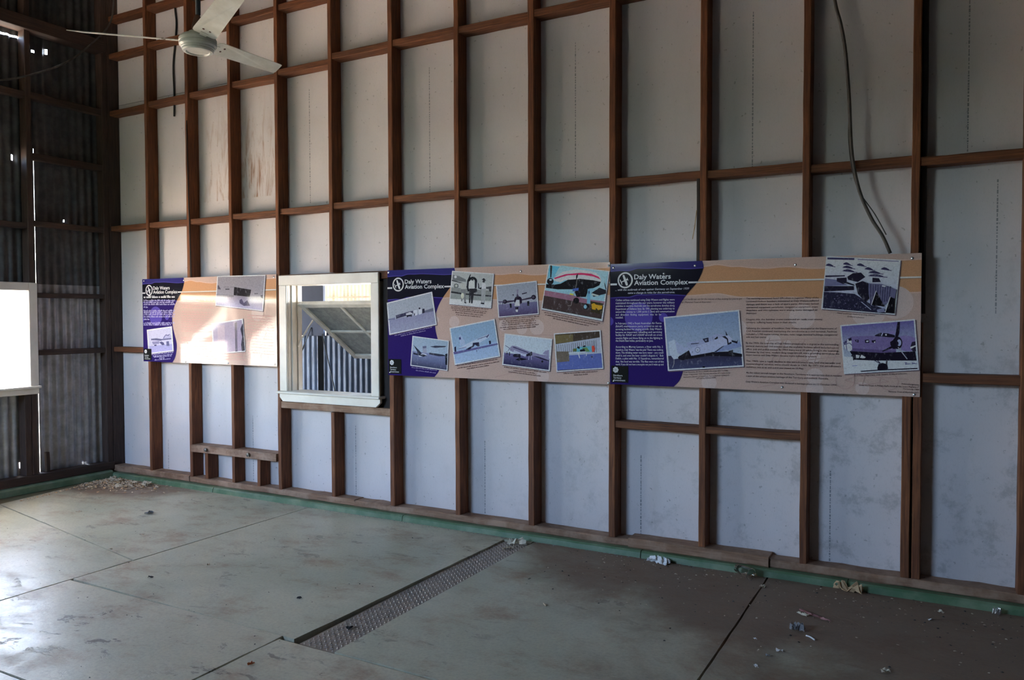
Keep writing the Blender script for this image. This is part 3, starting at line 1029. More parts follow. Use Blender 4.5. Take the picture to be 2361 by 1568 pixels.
def background(p, seed, discs, pdiscs, edge=EDGE, traces=()):
    x0, x1, z0, z1 = p.r
    q = p.il
    p.il = (0.47, 0.51, 0.62)              # the artwork has the same inks on every board

    def V(f): return (x0+(x1-x0)*min(1.0, max(0.0, f[0])), z1-(z1-z0)*min(1.0, max(0.0, f[1])))
    a = Art(p, 1)
    a.poly(V, PINKC, [(0, 0), (1, 0), (1, 1), (0, 1)]).up()
    top, bot = soft(OTOP), soft(OBOT)
    a.poly(V, ORG, top+bot[::-1])
    a.stroke(V, ORGL, [(u, t-0.006) for u, t in top], 0.006)
    a.stroke(V, ORGL, [(u, t+0.006) for u, t in bot], 0.006).up()
    for (u, t, r) in discs: a.disc(V, (158, 146, 152), u, t, r, 26, r*(x1-x0)/(z1-z0)).up()
    for tr_ in traces: a.stroke(V, (143, 123, 126), tr_, 0.0045).up()
    a.up()
    left = [(0, 0)]+edge+[(0, 1)]
    sm = [Vector((u, t, 0)) for u, t in edge]
    cur = [(v.x, v.y) for v in smoothpts(sm, 5)]
    a.poly(V, PUR, [(0, 0)]+cur+[(0, 1)]).up()
    for (u, t, r) in pdiscs: a.disc(V, LILAC, u, t, r, 26, r*(x1-x0)/(z1-z0)).up()

    def cut(t):
        for (a_, b_) in zip(cur, cur[1:]):
            if a_[1] <= t <= b_[1]: return a_[0]+(b_[0]-a_[0])*(t-a_[1])/max(1e-6, b_[1]-a_[1])
        return cur[-1][0]
    b1, b2 = soft(WAVE1), soft(WAVE2)
    a.poly(V, NAVY, [(0, 0), (0.335, 0)]+[q_ for q_ in cur if 0.0 < q_[1] < 0.052]+b1[::-1]).up()
    mid = [q_ for q_ in cur if 0.058 < q_[1] < 0.268]
    a.poly(V, BLK, b1+mid+b2[::-1]).up()
    a.stroke(V, (58, 54, 128), b1, 0.006)
    a.stroke(V, (58, 54, 128), b2, 0.006).up()
    # white rule
    rx = cut(0.26)
    p.il = q
    a.lay = 52
    q2, p.il = p.il, (0.47, 0.51, 0.62)
    a.stroke(V, (176, 186, 212), [(0, 0.169), (0.025, 0.169)], 0.0125)
    a.stroke(V, (176, 186, 212), [(0.287, 0.167), (0.318, 0.167)], 0.011)
    a.stroke(V, (166, 170, 180), [(0.318, 0.167), (1, 0.167)], 0.009)
    a.stroke(V, (110, 96, 84), [(0.325, 0.1755), (1, 0.1755)], 0.003)
    p.il = q2
    a.build('background_print')
    return V


def emblem(p, V, cu, ct, r):
    """ring with a small aeroplane seen from above"""
    x0, x1, z0, z1 = p.r
    asp = (x1-x0)/(z1-z0)
    q, p.il = p.il, (0.47, 0.51, 0.62)
    a = Art(p, 54)
    wht = (178, 188, 214)
    n = 40
    ring = [(cu+r*math.cos(2*math.pi*i/n), ct+r*asp*math.sin(2*math.pi*i/n)) for i in range(n+1)]
    a.stroke(V, wht, ring, 0.0105).up()

    def P(pts):
        ang = math.radians(-21)
        out = []
        for (x, y) in pts:
            X, Y = x*math.cos(ang)-y*math.sin(ang), x*math.sin(ang)+y*math.cos(ang)
            out.append((cu+X*r, ct+Y*r*asp))
        return out
    a.poly(V, wht, P([(-0.13, -0.72), (0.0, -0.80), (0.13, -0.72), (0.19, 0.0), (0.17, 0.70), (0.0, 0.80), (-0.15, 0.70), (-0.17, 0.0)])).up()
    a.poly(V, wht, P([(-0.62, -0.02), (0.36, -0.09), (0.36, 0.10), (-0.62, 0.10)])).up()
    a.poly(V, wht, P([(-0.72, -0.36), (-0.60, -0.36), (-0.56, 0.36), (-0.68, 0.40)])).up()
    a.poly(V, wht, P([(0.34, -0.2), (0.42, -0.2), (0.42, 0.2), (0.34, 0.2)]))
    p.il = q
    return a.build('emblem')


def gov_badge(p, V, lay=70):
    """black square with a white flower device and three lines of type"""
    q, p.il = p.il, (0.47, 0.51, 0.62)
    x0, x1, z0, z1 = p.r
    asp = (x1-x0)/(z1-z0)
    a = Art(p, lay)
    a.poly(V, (24, 25, 27), [(0.004, 0.845), (0.069, 0.845), (0.069, 0.984), (0.004, 0.984)]).up()
    for k in range(7):
        t = 2*math.pi*k/7
        a.disc(V, (186, 194, 214), 0.021+0.0068*math.cos(t), 0.879+0.0068*asp*math.sin(t), 0.0042, 12, 0.0042*asp)
    a.up()
    a.disc(V, (186, 194, 214), 0.021, 0.879, 0.0058, 12, 0.0058*asp).up()
    for k in range(7):
        t = 2*math.pi*(k+0.5)/7
        a.stroke(V, (70, 74, 88), [(0.021, 0.879), (0.021+0.008*math.cos(t), 0.879+0.008*asp*math.sin(t))], 0.0012)
    p.il = q
    a.build('badge')
    W = (178, 184, 200)
    for k, w in enumerate(('Northern', 'Territory', 'Government')):
        text(p, 'badge_text', w, V((0.012, 0.932+0.020*k)), V((0.012+(0.035, 0.031, 0.046)[k], 0.932+0.020*k)), 0.0165, W, lay+3, 0, 0.01)


def heading(p, V):
    W = (182, 192, 216)
    text(p, 'heading', 'Daly Waters', V((0.0905, 0.1305)), V((0.2245, 0.1325)), 0.0445, W, 56, 0, 0.018)
    text(p, 'heading|2', 'Aviation Complex', V((0.0905, 0.1785)), V((0.2855, 0.1805)), 0.0445, W, 56, 0, 0.018)


def screws(p, pts):
    x0, x1, z0, z1 = p.r
    for (u, t) in pts:
        v, f = lathe([(0.0085, 0.0), (0.0085, 0.0015), (0.006, 0.0035), (0.0, 0.004)], 12)
        v = [(x0+(x1-x0)*u+a, YP-0.0005-c, z1-(z1-z0)*t+b) for a, b, c in v]
        obj('screw', pyd('screw', v, f, True), CHROME, p.e)


P1 = Panel('purple and peach information panel between corner and white window', 0.598, 2.366, 1.163, 1.957, ((330, 643), (639, 633), (640, 847), (334, 830)), (0.58, 0.60, 0.66))
P2 = Panel('information panel with eight tilted aeroplane photographs and little text', 3.561, 5.426, 1.131, 1.953, ((894.5, 622), (1407.9, 606), (1408.6, 885.5), (899.4, 862.5)), (0.47, 0.51, 0.62))
P3 = Panel('information panel with two long text columns and three photographs', 5.431, 7.281, 1.134, 1.939, ((1408.5, 604), (2127, 590), (2119, 915), (1408.5, 886.5)), (0.36, 0.40, 0.54))
TR = [[(0.42, 0.86), (0.50, 0.80), (0.62, 0.78), (0.74, 0.74), (0.9, 0.70)], [(0.40, 0.95), (0.41, 0.86), (0.47, 0.84), (0.60, 0.83), (0.8, 0.80), (0.98, 0.74)],
      [(0.55, 0.62), (0.72, 0.60), (0.98, 0.61)], [(0.52, 0.98), (0.66, 0.90), (0.80, 0.86), (0.97, 0.88)]]
TR += [[(0.56+0.055*k, 0.60), (0.53+0.055*k, 0.80)] for k in range(7)]
TR += [[(0.56+0.055*k, 0.80), (0.60+0.055*k, 0.62)] for k in range(7)]
TR += [[(0.79+0.028*math.cos(t/8*math.pi), 0.90+0.064*math.sin(t/8*math.pi)) for t in range(17)], [(0.915+0.026*math.cos(t/8*math.pi), 0.90+0.06*math.sin(t/8*math.pi)) for t in range(17)],
       [(0.79, 0.90), (0.85, 0.84), (0.915, 0.90), (0.84, 0.93), (0.79, 0.90)], [(0.85, 0.84), (0.84, 0.93)]]
V1 = background(P1, 3, ((0.42, 0.71, 0.03), (0.62, 0.9, 0.03), (0.87, 0.42, 0.04)), ((0.107, 0.45, 0.052), (0.198, 0.46, 0.016), (-0.004, 0.49, 0.016)), traces=TR)
E2 = [(u+(0.02 if 0.25 < t < 0.5 else 0), t) for u, t in EDGE]
V2 = background(P2, 11, ((0.247, 0.47, 0.013), (0.333, 0.49, 0.024), (0.64, 0.545, 0.023), (0.705, 0.535, 0.03), (0.73, 0.955, 0.026), (0.56, 0.52, 0.022)), ((0.10, 0.30, 0.0),), traces=TR[:4])
V3 = background(P3, 23, ((0.66, 0.44, 0.04), (0.80, 0.60, 0.022), (0.57, 0.63, 0.026), (0.615, 0.64, 0.012), (0.455, 0.53, 0.03), (0.695, 0.73, 0.022), (0.70, 0.88, 0.026), (0.70, 0.975, 0.026), (0.855, 0.40, 0.05), (0.93, 0.34, 0.05), (0.36, 0.955, 0.026), (0.84, 0.955, 0.02)),
                ((0.107, 0.44, 0.052), (0.198, 0.444, 0.016), (-0.004, 0.476, 0.016)), traces=TR)
for p, V in ((P1, V1), (P2, V2), (P3, V3)):
    emblem(p, V, 0.0565, 0.137, 0.0262)
    gov_badge(p, V)
    heading(p, V)
screws(P1, ((0.012, 0.02), (0.335, 0.03), (0.985, 0.03), (0.34, 0.985), (0.66, 0.985), (0.985, 0.975)))
screws(P2, ((0.006, 0.02), (0.637, 0.05), (0.995, 0.03), (0.01, 0.975), (0.995, 0.99)))
screws(P3, ((0.012, 0.03), (0.20, 0.09), (0.31, 0.035), (0.638, 0.055), (0.975, 0.035), (0.012, 0.975), (0.60, 0.97), (0.985, 0.985)))

# ---- pictures of the middle board
A_ = P2.view(880, 590, 4.372)
B_ = P2.view(890, 600, 9.081)
D_ = P2.view(1140, 600, 8.432)
E_ = P2.view(1140, 740, 8.432)
K0 = (28, 28, 36)


def ringshape(rgb, cx, cy, r0, r1, a0=0, a1=360, n=18):
    o = [(cx+r1*math.cos(math.radians(a0+(a1-a0)*i/n)), cy+r1*math.sin(math.radians(a0+(a1-a0)*i/n))) for i in range(n+1)]
    i_ = [(cx+r0*math.cos(math.radians(a0+(a1-a0)*i/n)), cy+r0*math.sin(math.radians(a0+(a1-a0)*i/n))) for i in range(n+1)]
    return ('p', rgb, o+i_[::-1])


photo(P2, A_, [(62, 466), (520, 356), (573, 690), (92, 790)], (128, 138, 160), (138, 146, 168), [
    ('p', (48, 48, 74), [(156, 592), (250, 568), (330, 545), (332, 578), (160, 628)]),
    ('p', (120, 126, 150), [(250, 558), (335, 540), (335, 548), (250, 568)]),
    ('p', (150, 156, 176), [(258, 575), (300, 560), (328, 572), (318, 590), (262, 596)]),
    ('p', (34, 34, 50), [(262, 592), (320, 584), (318, 608), (290, 604), (270, 614)]),
    ('p', (160, 168, 190), [(334, 548), (352, 540), (374, 545), (374, 592), (340, 600)]),
    ('p', (160, 168, 190), [(386, 536), (402, 530), (418, 534), (420, 578), (392, 588)]),
    ('d', (30, 28, 44), (396, 524, 9)),
    ('p', (40, 40, 62), [(340, 575), (350, 572), (350, 596), (342, 598)]),
    ('p', (40, 40, 58), [(424, 530), (446, 526), (450, 568), (424, 576)]),
    ('p', (86, 90, 116), [(448, 548), (536, 520), (538, 552), (450, 570)]),
    ('p', (96, 100, 134), [(82, 630), (150, 614), (150, 636), (84, 642)])],
    lay=56, hz=(0.56, 0.57), ground=((112, 116, 152), (122, 128, 160)))
photo(P2, B_, [(1405, 215), (2290, 278), (2232, 1005), (1352, 915)], (142, 150, 162), (160, 166, 178), [
    ('p', (96, 102, 112), [(1420, 300), (1560, 330), (1700, 400), (1700, 450), (1410, 420)]),
    ('p', (60, 64, 72), [(1405, 405), (1640, 470), (1640, 490), (1403, 428)]),
    ('d', (84, 90, 98), (1495, 535, 52)), ('d', (150, 156, 160), (1497, 530, 26)), ('d', (190, 196, 205), (1480, 345, 28)),
    ('p', (112, 118, 126), [(1395, 560), (2235, 640), (2235, 745), (1390, 660)]),
    ('p', (44, 46, 52), [(1390, 640), (1700, 690), (2238, 735), (2238, 765), (1700, 725), (1388, 680)]),
    ('p', (120, 128, 136), [(1386, 690), (2236, 770), (2232, 850), (1375, 800)]),
    ('p', K0, [(1745, 655), (1712, 560), (1728, 420), (1788, 290), (1802, 300), (1764, 430), (1752, 560), (1775, 640)]),
    ringshape((24, 24, 28), 1838, 440, 50, 98, 180, 380),
    ('p', K0, [(1888, 430), (1930, 470), (1925, 580), (1890, 590)]), ('p', K0, [(1950, 460), (1975, 500), (1985, 580), (2030, 560), (2025, 610), (1960, 590)]),
    ('p', (60, 62, 70), [(2120, 560), (2235, 545), (2235, 660), (2190, 650), (2180, 600), (2130, 600)]),
    ('p', (150, 156, 164), [(1588, 470), (1690, 470), (1694, 600), (1596, 610)]), ('p', (104, 108, 118), [(1600, 600), (1694, 600), (1706, 880), (1670, 880), (1650, 720), (1630, 860), (1604, 850)]),
    ('d', (176, 178, 172), (1632, 740, 34, 14, 60)),
    ('p', (168, 176, 186), [(1762, 450), (1800, 420), (1872, 440), (1876, 600), (1768, 600)]), ('d', (46, 44, 48), (1836, 398, 24)),
    ('p', (40, 40, 46), [(1770, 590), (1930, 590), (1940, 660), (1870, 680), (1845, 900), (1812, 900), (1806, 740), (1795, 890), (1768, 890)]),
    ('p', (176, 184, 194), [(2034, 480), (2110, 470), (2124, 590), (2030, 600)]), ('d', (50, 50, 56), (2076, 440, 26)), ('p', (40, 40, 46), [(2030, 400), (2080, 372), (2126, 430), (2076, 424)]),
    ('p', (134, 140, 154), [(2030, 596), (2124, 590), (2098, 890), (2070, 890), (2066, 700), (2050, 890), (2024, 890)]),
    ('p', K0, [(2018, 885), (2090, 890), (2090, 918), (2018, 910)]), ('p', K0, [(1672, 870), (1715, 880), (1715, 900), (1672, 892)])],
    lay=56, hz=(0.80, 0.83), ground=((168, 176, 190), (176, 186, 200)))
photo(P2, D_, [(55, 488), (845, 402), (893, 1050), (107, 1115)], (122, 132, 156), (138, 146, 168), [
    ('p', (110, 110, 140), [(455, 570), (495, 570), (486, 650), (464, 650)]),
    ('p', (52, 46, 66), [(240, 790), (420, 778), (420, 800), (250, 834)]), ('p', (52, 46, 66), [(560, 760), (745, 716), (745, 752), (560, 784)]),
    ('d', (30, 26, 40), (232, 805, 42)), ('d', (62, 56, 78), (225, 800, 24)), ('d', (30, 26, 40), (788, 722, 46)), ('d', (62, 56, 78), (782, 722, 26)),
    ('p', (34, 26, 44), [(412, 770), (432, 722), (478, 695), (540, 715), (566, 760), (562, 830), (535, 856), (520, 850), (515, 770), (455, 770), (430, 830), (414, 810)]),
    ('p', (70, 62, 92), [(448, 698), (474, 648), (502, 698)]),
    ('p', (40, 36, 52), [(562, 646), (655, 624), (660, 642), (566, 668)]), ('p', (40, 36, 52), [(362, 676), (404, 662), (406, 706), (398, 684)]),
    ('p', (160, 168, 184), [(456, 775), (514, 770), (522, 890), (416, 892), (432, 830)]), ('p', (30, 26, 40), [(430, 915), (496, 905), (492, 960), (440, 956)]), ('p', (176, 182, 196), [(442, 960), (488, 955), (484, 1005), (446, 1002)]),
    ('p', K0, [(322, 842), (360, 840), (368, 920), (336, 928)]), ('p', K0, [(664, 800), (706, 794), (708, 890), (670, 888)]),
    ('p', (70, 66, 96), [(108, 798), (200, 800), (200, 816), (190, 900), (180, 818), (145, 820), (140, 890), (132, 820), (108, 818)]),
    ('p', (104, 104, 140), [(255, 935), (300, 920), (304, 940), (262, 950)])],
    lay=56, hz=(0.60, 0.62), ground=((96, 96, 136), (66, 60, 96)))
photo(P2, D_, [(1072, 84), (2255, 222), (2122, 1192), (936, 958)], (74, 150, 205), (150, 178, 212), [
    ('p', (132, 168, 208), [(1330, 110), (2225, 240), (2150, 640), (1900, 540), (1300, 320), (1200, 300), (1270, 160)]),
    ('p', (176, 190, 214), [(1170, 352), (1350, 232), (1600, 186), (1850, 214), (2000, 262), (2080, 340), (2096, 400), (2080, 462), (1980, 530), (1700, 402), (1400, 392), (1300, 440), (1180, 402)]),
    ('p', (188, 46, 96), [(1180, 352), (1400, 280), (1700, 254), (1900, 274), (2040, 330), (2088, 388), (1950, 330), (1750, 296), (1450, 302), (1200, 374)]),
    ('p', (120, 166, 208), [(1096, 545), (1470, 602), (1465, 632), (1100, 576)]),
    ('p', (122, 90, 116), [(1005, 590), (1530, 682), (1800, 762), (2168, 812), (2150, 880), (1800, 850), (995, 690)]),
    ('p', (58, 48, 52), [(990, 690), (1800, 848), (2140, 900), (2102, 1150), (960, 935)]),
    ('p', (24, 22, 28), [(1030, 470), (1200, 480), (1310, 462), (1450, 388), (1700, 372), (1950, 402), (2090, 432), (2060, 500), (1950, 552), (1862, 562), (1800, 722), (1622, 722), (1560, 572), (1250, 572), (1028, 542)]),
    ('d', (26, 24, 30), (1110, 416, 64)), ('d', (140, 160, 186), (1116, 388, 25, 16, 17)),
    ('p', K0, [(1106, 122), (1125, 100), (1146, 130), (1130, 342), (1110, 342)]), ('p', K0, [(1606, 312), (1650, 264), (1640, 342), (1610, 392)]),
    ('s', (110, 110, 116), [(1630, 380), (1602, 560), (1512, 890), (1450, 890)], 0.004),
    ('p', (60, 84, 164), [(1545, 562), (1662, 545), (1655, 600), (1545, 612)]), ('p', (206, 176, 70), [(1490, 650), (1560, 660), (1558, 690), (1490, 676)]),
    ('p', (96, 152, 202), [(1836, 572), (1882, 562), (1888, 850), (1820, 850)]), ('p', (40, 50, 90), [(1850, 610), (1872, 606), (1872, 660), (1850, 660)]),
    ('d', (20, 20, 26), (1808, 912, 56)), ('d', (112, 160, 206), (1790, 910, 30, 18, 40)), ('d', (26, 24, 28), (1615, 792, 58)),
    ('p', (34, 34, 44), [(1905, 650), (2060, 545), (2192, 592), (2192, 660), (1950, 720)]), ('p', (160, 176, 186), [(1915, 650), (2050, 690), (2040, 710), (1915, 690)]), ('p', K0, [(2160, 440), (2196, 562), (2186, 592), (2156, 470)]),
    ('p', (50, 46, 34), [(1890, 800), (2140, 850), (2110, 1060), (1900, 1010)]),
    ('p', (214, 134, 40), [(1910, 862), (1960, 842), (2000, 872), (2122, 892), (2110, 958), (2040, 978), (2000, 930), (1990, 975), (1922, 958)])],
    lay=56, inset=0.018)
photo(P2, A_, [(328, 800), (697, 850), (685, 1152), (310, 1098)], (122, 142, 170), (140, 158, 188), [
    ('p', (34, 38, 56), [(338, 888), (400, 948), (432, 985), (382, 992), (380, 960)]),
    ('p', (160, 168, 196), [(392, 1000), (430, 975), (470, 985), (480, 1000), (400, 1010)]),
    ('p', (124, 130, 160), [(430, 905), (468, 900), (476, 968), (436, 976)]), ('p', (80, 84, 116), [(432, 905), (470, 900), (470, 922), (434, 926)]),
    ('p', (46, 50, 70), [(506, 908), (560, 899), (672, 904), (660, 914), (560, 921)]), ('p', (44, 48, 66), [(500, 968), (640, 988), (672, 1004), (600, 1006), (500, 986)]),
    ('p', (30, 34, 50), [(382, 990), (440, 985), (480, 1000), (440, 1010)]), ('p', (26, 28, 40), [(660, 984), (684, 978), (682, 1095), (664, 1090)]),
    ('p', (34, 38, 56), [(340, 966), (386, 980), (386, 994), (340, 984)])],
    lay=75, hz=(0.50, 0.50), ground=((104, 114, 158), (52, 56, 84)))
photo(P2, A_, [(700, 722), (1155, 633), (1215, 1010), (757, 1095)], (108, 136, 172), (126, 150, 186), [
    ('p', (78, 78, 128), [(742, 965), (1186, 876), (1190, 892), (750, 988)]),
    ('p', (132, 150, 186), [(796, 800), (814, 786), (856, 858), (858, 890), (812, 905)]), ('p', (56, 56, 104), [(796, 820), (812, 812), (820, 836), (802, 842)]),
    ('p', (146, 162, 196), [(796, 925), (870, 885), (985, 830), (1088, 786), (1106, 792), (1100, 818), (1010, 870), (880, 925)]),
    ('s', (60, 62, 104), [(985, 838), (1075, 806)], 0.004), ('p', (54, 54, 96), [(1070, 812), (1100, 782), (1098, 800), (1080, 824)]),
    ('p', (34, 34, 58), [(866, 940), (900, 918), (935, 902), (938, 872), (1000, 866), (1006, 905), (990, 910), (960, 890), (945, 912), (900, 942)]),
    ('p', (30, 30, 54), [(752, 915), (768, 908), (772, 958), (756, 962)]), ('p', (30, 30, 54), [(1098, 854), (1118, 850), (1122, 882), (1104, 888)]), ('d', (40, 40, 70), (978, 953, 5)),
    ('s', (90, 90, 140), [(800, 930), (870, 915)], 0.004)],
    lay=56, hz=(0.62, 0.60), ground=((122, 146, 188), (132, 154, 192)))
photo(P2, E_, [(230, 237), (1155, 346), (1110, 970), (188, 845)], (150, 166, 198), (160, 174, 204), [
    ('p', (112, 112, 150), [(330, 522), (380, 474), (450, 482), (700, 582), (930, 646), (1092, 662), (1094, 772), (900, 722), (700, 662), (560, 660), (400, 596), (335, 566)]),
    ('p', (148, 156, 186), [(420, 560), (560, 620), (660, 640), (640, 690), (560, 660), (400, 600)]), ('p', (52, 50, 84), [(400, 492), (700, 606), (692, 620), (392, 508)]),
    ('p', (118, 118, 156), [(968, 634), (1022, 574), (1092, 560), (1092, 664)]), ('p', (30, 28, 44), [(396, 660), (430, 632), (540, 636), (546, 704), (410, 692)]),
    ('p', (22, 20, 32), [(446, 748), (520, 704), (690, 738), (520, 764)]), ('p', (28, 26, 42), [(652, 646), (764, 588), (772, 652), (745, 682), (660, 678)]),
    ('p', (40, 38, 66), [(770, 672), (900, 690), (1092, 756), (1092, 782), (960, 742)]), ('p', K0, [(270, 590), (288, 585), (290, 642), (274, 642)]), ('p', K0, [(320, 602), (338, 598), (337, 668), (322, 662)]),
    ('s', (150, 158, 190), [(712, 670), (700, 750)], 0.004), ('s', (150, 158, 190), [(745, 670), (760, 750)], 0.004), ('d', K0, (966, 782, 20)),
    ('s', (70, 68, 104), [(246, 470), (330, 520), (300, 590)], 0.004), ('s', (170, 178, 206), [(260, 620), (330, 560)], 0.003)],
    lay=56, hz=(0.60, 0.62), ground=((84, 82, 126), (40, 40, 72)))
photo(P2, E_, [(1183, 242), (2086, 182), (2148, 926), (1240, 986)], (58, 50, 46), (70, 64, 62), [
    ('p', (142, 152, 178), [(1226, 450), (1700, 380), (2078, 322), (2104, 640), (1246, 700)])]+
    [('s', (64, 62, 66), [(1240+40*k, 470-5*k), (1252+40*k, 610)], 0.003) for k in range(20)]+[
    ('p', (74, 88, 152), [(1250, 680), (2104, 628), (2124, 905), (1256, 950)]), ('p', (92, 84, 62), [(1205, 276), (1560, 260), (1560, 400), (1228, 440)]), ('p', (88, 82, 78), [(1240, 590), (1480, 590), (1490, 780), (1250, 800)]),  # olive and brown patches are reflections on the gloss, painted into the picture
    ('p', (86, 150, 176), [(1560, 542), (1690, 502), (1905, 490), (1922, 602), (1700, 606), (1560, 592)]), ('p', (86, 118, 74), [(1730, 524), (1826, 512), (1884, 592), (1790, 596)]), ('p', (86, 92, 60), [(1556, 542), (1630, 530), (1630, 590), (1556, 592)]),
    ('p', K0, [(1690, 560), (1780, 540), (1800, 590), (1830, 600), (1700, 606)]), ('p', (212, 62, 52), [(1920, 490), (1964, 478), (1986, 540), (1966, 602), (1930, 602)]),
    ('p', K0, [(1630, 522), (1660, 490), (1692, 512), (1682, 546)]), ('p', K0, [(1740, 490), (1790, 474), (1812, 496), (1760, 512)]),
    ('p', (162, 190, 210), [(1474, 612), (1800, 590), (1830, 604), (1480, 634)]), ('s', (176, 196, 214), [(1660, 622), (1690, 720)], 0.007), ('s', (176, 196, 214), [(1820, 622), (1816, 680)], 0.005), ('d', (40, 40, 60), (1925, 697, 17))],
    lay=56)
DK = (84, 68, 72)
cap = Art(P2, 54)
for k, (a, b) in enumerate((((1395, 975), (2190, 1035)), ((1395, 1005), (2180, 1085)), ((1420, 1045), (2145, 1118)), ((1485, 1095), (2055, 1155)), ((1505, 1140), (2040, 1195)))):
    illegible(cap, B_, DK, a, b, 0.009, 100+k)
cap.build('caption_text')
cap = Art(P2, 54)
for k, (a, b) in enumerate((((125, 1160), (890, 1100)), ((195, 1195), (820, 1148)), ((180, 1232), (840, 1180)), ((178, 1268), (855, 1222)), ((140, 1320), (890, 1258)), ((205, 1352), (835, 1302)))):
    illegible(cap, D_, DK, a, b, 0.009, 110+k)
cap.build('caption_text')
cap = Art(P2, 54)
for k, (a, b) in enumerate((((995, 1025), (2070, 1240)), ((1015, 1070), (2025, 1275)), ((1165, 1140), (1860, 1290)))):
    illegible(cap, D_, DK, a, b, 0.009, 120+k)
cap.build('caption_text')
cap = Art(P2, 54)
for k, (a, b) in enumerate((((780, 1108), (1195, 1040)), ((782, 1132), (1200, 1066)), ((878, 1138), (1105, 1102)))):
    illegible(cap, A_, DK, a, b, 0.009, 130+k)
cap.build('caption_text')
cap = Art(P2, 54)
for k, (a, b) in enumerate((((225, 895), (1060, 1005)), ((410, 960), (855, 1022)), ((308, 985), (955, 1075)))):
    illegible(cap, E_, DK, a, b, 0.009, 140+k)
cap.build('caption_text')
cap = Art(P2, 54)
for k, (a, b) in enumerate((((1375, 1024), (2045, 985)), ((1580, 1056), (1840, 1040)))):
    illegible(cap, E_, DK, a, b, 0.009, 150+k)
cap.build('caption_text')
LT = (118, 114, 158)
cap = Art(P2, 54)
for k, (a, b) in enumerate((((148, 800), (522, 718)), ((210, 806), (460, 752)))):
    illegible(cap, A_, LT, a, b, 0.009, 170+k)
cap.build('caption_text')
cap = Art(P2, 54)
for k, (a, b) in enumerate((((322, 1120), (575, 1150)), ((365, 1150), (572, 1178)))):
    illegible(cap, A_, LT, a, b, 0.009, 160+k)
cap.build('caption_text')

# ---- pictures and text of the right board
F_ = P3.view(1400, 590, 8.254)
G_ = P3.view(1400, 750, 9.8375)
H_ = P3.view(1700, 670, 8.254)
I_ = P3.view(1700, 590, 5.4907)
J_ = P3.view(1880, 700, 7.128)
K_ = P3.view(1520, 700, 7.468)
L_ = P3.view(1690, 780, 8.744)
BD3 = (156, 170, 208)
photo(P3, K_, [(118, 226), (1440, 110), (1517, 1090), (192, 1166)], (92, 112, 156), (126, 140, 172), [
    ('p', (134, 148, 180), [(206, 660), (300, 618), (440, 735), (410, 860), (370, 950), (292, 962), (222, 860)]),
    ('p', (118, 130, 172), [(320, 640), (480, 750), (540, 740), (560, 800), (400, 870), (360, 850)]),
    ('p', (22, 20, 30), [(370, 922), (520, 832), (570, 800), (640, 890), (870, 842), (1250, 830), (1486, 872), (1490, 920), (900, 902), (460, 978), (380, 962)]),
    ('p', (114, 124, 168), [(514, 682), (860, 602), (1060, 522), (1200, 540), (1190, 600), (830, 700), (560, 776)]),
    ('p', (128, 138, 182), [(558, 792), (820, 692), (1185, 560), (1244, 622), (1232, 722), (960, 842), (604, 902)]),
    ('p', (96, 110, 160), [(1012, 846), (1160, 732), (1452, 662), (1482, 742), (1250, 806)]), ('p', (36, 40, 66), [(1000, 840), (1140, 742), (1184, 730), (1036, 842)]),
    ('p', (34, 38, 62), [(596, 690), (740, 676), (738, 690), (598, 704)]),
    ('d', (84, 94, 138), (715, 800, 48)), ('d', (134, 144, 184), (715, 800, 38)), ('d', K0, (716, 802, 8)), ('s', (50, 56, 90), [(626, 822), (620, 852)], 0.003),
    ('p', (34, 36, 56), [(800, 610), (905, 586), (912, 660), (850, 674)]), ('p', (110, 120, 160), [(840, 624), (880, 616), (866, 650)]), ('p', K0, [(1004, 614), (1062, 566), (1072, 602), (1030, 622)]),
    ('p', (130, 140, 184), [(1200, 562), (1250, 548), (1310, 602), (1312, 660), (1262, 712)]), ('p', (26, 26, 42), [(1140, 572), (1196, 560), (1246, 610), (1262, 712), (1238, 712), (1226, 622)]),
    ('p', (26, 26, 44), [(1200, 470), (1242, 552), (1214, 552)]), ('p', (26, 26, 44), [(1306, 634), (1398, 656), (1418, 620), (1406, 694), (1312, 664)]), ('p', (26, 26, 44), [(1240, 690), (1300, 660), (1310, 690), (1246, 714)]),
    ('p', K0, [(1255, 820), (1330, 800), (1334, 884), (1255, 884)]), ('s', (120, 124, 140), [(302, 966), (300, 1040), (272, 1112)], 0.0035), ('d', (16, 16, 24), (822, 1096, 26, 12, 14))],
    lay=56, border=BD3, inset=0.018, hz=(0.72, 0.80), ground=((38, 38, 62), (48, 52, 88)))
smear = []
for (x, y, w) in ((1215, 130, 46), (1430, 118, 46), (1600, 134, 46), (1700, 184, 50), (1900, 188, 50), (1770, 230, 70), (1450, 204, 70), (1790, 270, 90), (1440, 160, 60)):
    smear += [('p', (40, 38, 72), [(x-w, y-5), (x-w*0.3, y-16), (x+w*0.2, y-10), (x+w, y+14), (x+w*0.7, y+22), (x, y+10), (x-w*0.8, y+10)]), ('s', (52, 50, 88), [(x-w*1.1, y+6), (x+w*1.5, y+28)], 0.004)]
rr = random.Random(3)
grit = [('p', rr.choice(((66, 66, 100), (84, 84, 122), (18, 18, 34))), [(gx, gy), (gx+rr.uniform(8, 26), gy+rr.uniform(-8, 8)), (gx+rr.uniform(4, 18), gy+rr.uniform(6, 16))]) for gx, gy in [(rr.uniform(1140, 1840), rr.uniform(500, 690)) for _ in range(120)] if gx < 1500+(gy-500)*1.6]
